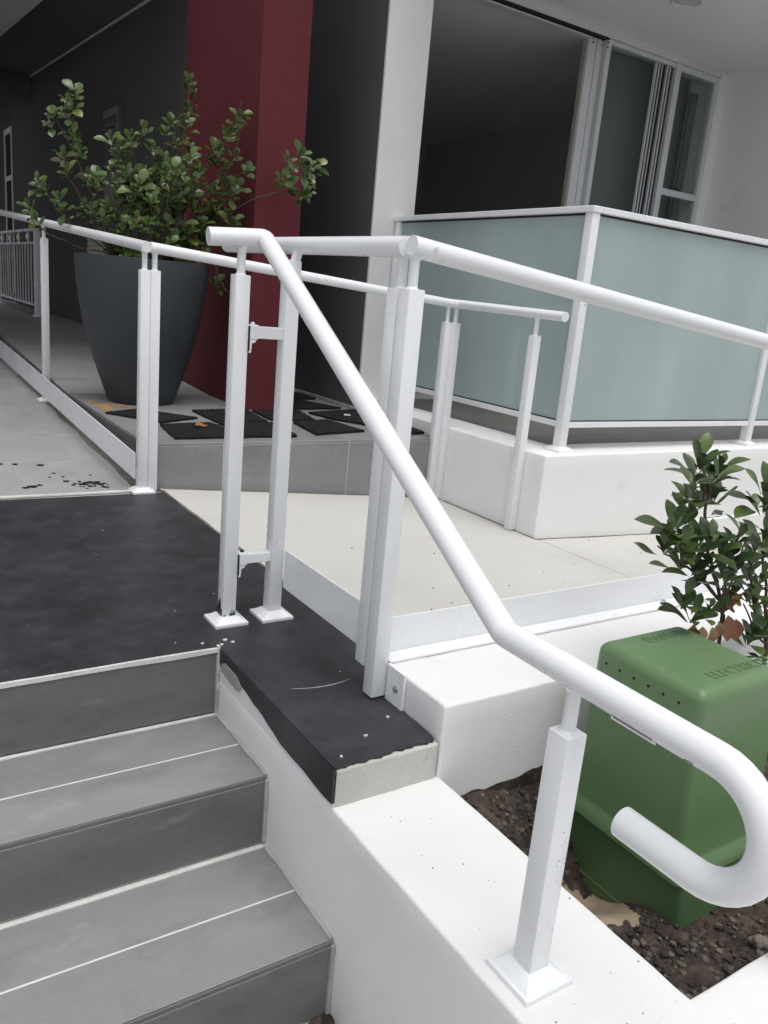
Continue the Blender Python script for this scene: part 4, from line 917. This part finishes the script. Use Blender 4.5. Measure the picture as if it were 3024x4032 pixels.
cnt = 0
while cnt < 132:
    x, z = rs.uniform(-0.3, 0.39), rs.uniform(0.96, 1.52)
    if not inside(x, z): continue
    lim = 0.29*math.sqrt(max(0.05, 1-((x-0.03)/0.40)**2)); y = rs.uniform(-lim, lim*0.8); cnt += 1
    c = Vector((x, y, z)); ax = Vector((x*1.0-0.15, y*1.8-0.45, 0.7+0.4*rs.random())).normalized()
    sp += rosette(c, ax, rs.randint(8, 12), rs, size=(0.55, 1.2))
    if rs.random() < 0.35: branch(sh, [(x*0.4, y*0.4, 0.93), (x*0.8, y*0.8, 0.5*(0.93+z)), tuple(c)], 0.003, rnd=rs)
plant_leaves(sh, sp, broad, rs, 300, front=lambda m_: m_.translation.y-0.25*abs(m_.translation.x)-0.15*m_.translation.z)
for (x, y, z) in ((-0.30, -0.1, 1.345), (0.42, -0.12, 1.19), (0.13, -0.25, 1.16)):
    o = bpy.data.objects.new('leaf', broad[2]); COL.objects.link(o); o.parent = sh; o.matrix_local = orient(Vector((x, y, z)), Vector((0.6, -0.5, 0.2)), Vector((-0.2, -0.5, 0.8)), 1.2)

# ---------------------------------------------------------------- two small shrubs behind the pillar
P1 = [(-0.219, -0.035, 0.765), (-0.115, 0.046, 0.722), (-0.084, 0.023, 0.713), (-0.129, -0.021, 0.74), (-0.073, 0.043, 0.652), (-0.179, 0.004, 0.668), (-0.051, 0.028, 0.648), (-0.268, -0.035, 0.653), (-0.315, -0.047, 0.639), (-0.302, -0.017, 0.58), (-0.29, -0.054, 0.581), (-0.221, -0.024, 0.585), (-0.083, 0.045, 0.525), (-0.158, -0.03, 0.572), (-0.184, -0.069, 0.592), (-0.127, -0.065, 0.57), (-0.056, -0.05, 0.575), (0.098, 0.024, 0.554), (-0.107, -0.026, 0.517), (-0.171, -0.035, 0.526), (-0.089, -0.058, 0.525), (-0.103, 0.048, 0.499), (-0.129, -0.019, 0.49), (-0.201, -0.045, 0.452), (-0.08, -0.063, 0.493), (-0.128, -0.063, 0.42), (-0.167, -0.05, 0.413), (0.064, 0.011, 0.397)]
P2 = [(-0.309, -0.052, 0.701), (-0.315, -0.065, 0.661), (-0.2, -0.011, 0.54), (-0.274, -0.04, 0.533), (-0.134, 0.05, 0.454), (-0.248, -0.055, 0.484), (-0.199, -0.006, 0.43), (-0.089, 0.023, 0.41), (-0.235, -0.021, 0.408), (-0.053, 0.049, 0.335), (-0.131, -0.013, 0.34), (-0.207, -0.041, 0.334), (-0.183, -0.021, 0.303), (-0.29, -0.066, 0.588), (-0.158, -0.019, 0.515), (-0.144, -0.04, 0.45), (0.012, 0.037, 0.327)]
B1 = [[(0.06, 0.0, -0.02), (0.035, 0.0, 0.333), (0.012, 0.0, 0.39), (-0.066, 0.0, 0.504), (-0.11, 0.0, 0.604), (-0.13, 0.0, 0.663), (-0.162, 0.0, 0.722), (-0.17, 0, 0.76)], [(-0.126, 0.0, 0.657), (-0.118, 0.0, 0.72)], [(0.012, 0.0, 0.39), (-0.089, 0.0, 0.479), (-0.208, 0.0, 0.599), (-0.251, 0.0, 0.621)], [(0.004, 0.0, 0.398), (-0.134, 0.0, 0.494), (-0.2, 0.0, 0.521), (-0.268, 0.0, 0.563)], [(0.014, 0.0, 0.39), (0.011, 0.0, 0.461), (0.021, 0.0, 0.529), (0.022, 0.0, 0.591)], [(0.013, 0.0, 0.386), (-0.045, 0.0, 0.484), (-0.149, 0.0, 0.545)], [(0.02, 0.0, 0.371), (-0.041, 0.0, 0.387), (-0.109, 0.0, 0.406), (-0.135, 0.0, 0.427)], [(0.027, 0.0, 0.359), (0.034, 0.0, 0.441), (0.067, 0.0, 0.556)], [(0.05, -0.01, -0.02), (0.02, -0.01, 0.32), (-0.03, -0.02, 0.45)]]
B2 = [[(-0.03, 0, -0.02), (-0.062, 0.0, 0.252), (-0.136, 0.0, 0.343), (-0.211, 0.0, 0.461), (-0.207, 0.0, 0.513)], [(-0.04, 0, -0.02), (-0.072, 0.0, 0.261), (-0.12, 0.0, 0.396), (-0.175, 0.0, 0.535), (-0.204, 0.0, 0.65)], [(-0.062, 0.0, 0.252), (-0.135, 0.0, 0.306), (-0.209, 0.0, 0.39)], [(-0.056, 0.0, 0.251), (-0.07, 0.0, 0.39)]]
for (loc, pts, brs, lab, seed) in (((1.72, 1.08, -0.15), P1, B1, 'small glossy shrub rising behind the green pillar, with dead brown leaves at its foot', 5), ((2.0, 1.06, -0.15), P2, B2, 'second glossy shrub at the right edge beside the green pillar', 6)):
    rt = thing('planter_shrub', lab, 'shrub', loc); rn = random.Random(seed)
    for b in brs: branch(rt, b, 0.0052 if len(b) > 4 else 0.0036, rnd=rn, wob=0.004)
    lm = []
    for k, c in enumerate(pts):
        if k in (7, 8, 9, 10): c = (c[0]+0.035, c[1], c[2]-0.005)
        c = Vector(c); ax = Vector((c.x*0.9+0.1, c.y*2-0.15, 0.85)).normalized()
        lm += rosette(c, ax, rn.randint(6, 8) if c.z < 0.7 else rn.randint(9, 12), rn, (0.3, 1.25), (0.6, 1.2), 0.007)
    plant_leaves(rt, lm, long_, rn, 300, front=lambda m_: m_.translation.y)
    if seed == 5:
        for (x, y, z, dx, dz, i, sc) in ((0.0, -0.03, 0.375, 0.05, -1, 0, 1.1), (0.035, -0.03, 0.36, 0.1, -1, 0, 0.95), (-0.105, -0.04, 0.365, -0.6, -0.8, 1, 1), (-0.085, -0.05, 0.365, -0.3, -1, 2, 1), (-0.065, -0.045, 0.365, 0.2, -1, 1, 1), (-0.05, -0.04, 0.37, 0.1, -1, 2, 0.9), (0.03, -0.01, 0.41, 0.9, -0.25, 1, 1.2), (0.03, 0.0, 0.385, 0.9, -0.15, 2, 1.0), (-0.12, -0.03, 0.365, -0.9, -0.3, 1, 0.9)):
            o = bpy.data.objects.new('dead_leaf', dead[i]); COL.objects.link(o); o.parent = rt; o.matrix_local = orient(Vector((x, y, z)), Vector((dx, -0.25, dz)), Vector((-0.3, -1, 0.2)), sc)
# dry leaf and a white scrap lying on the mats
o = bpy.data.objects.new('fallen_leaf', dead[0]); COL.objects.link(o); o.matrix_world = orient(Vector((1.37, 3.70, 0.213)), Vector((0.8, 0.4, 0.05)), Vector((0, -0.3, 1)), 1.3); tag(o, 'curled dry brown leaf lying on the front left black mat', 'leaf')
o = bpy.data.objects.new('fallen_leaf', dead[1]); COL.objects.link(o); o.matrix_world = orient(Vector((1.63, 4.20, 0.214)), Vector((0.8, 0.4, 0.05)), Vector((0, -0.3, 1)), 0.7); tag(o, 'small reddish dead leaf on the mat before the red column', 'leaf')
mb = MB().prism([(2.37, 4.02), (2.40, 4.00), (2.42, 4.03), (2.39, 4.05)], 'z', 0.2085, 0.213); tag(mb.build('paper_scrap', 'label_white', None, None, (2.39, 4.02, 0.208)), 'small white scrap lying on the mat near the dark wall', 'scrap')
bpy.context.view_layer.update()
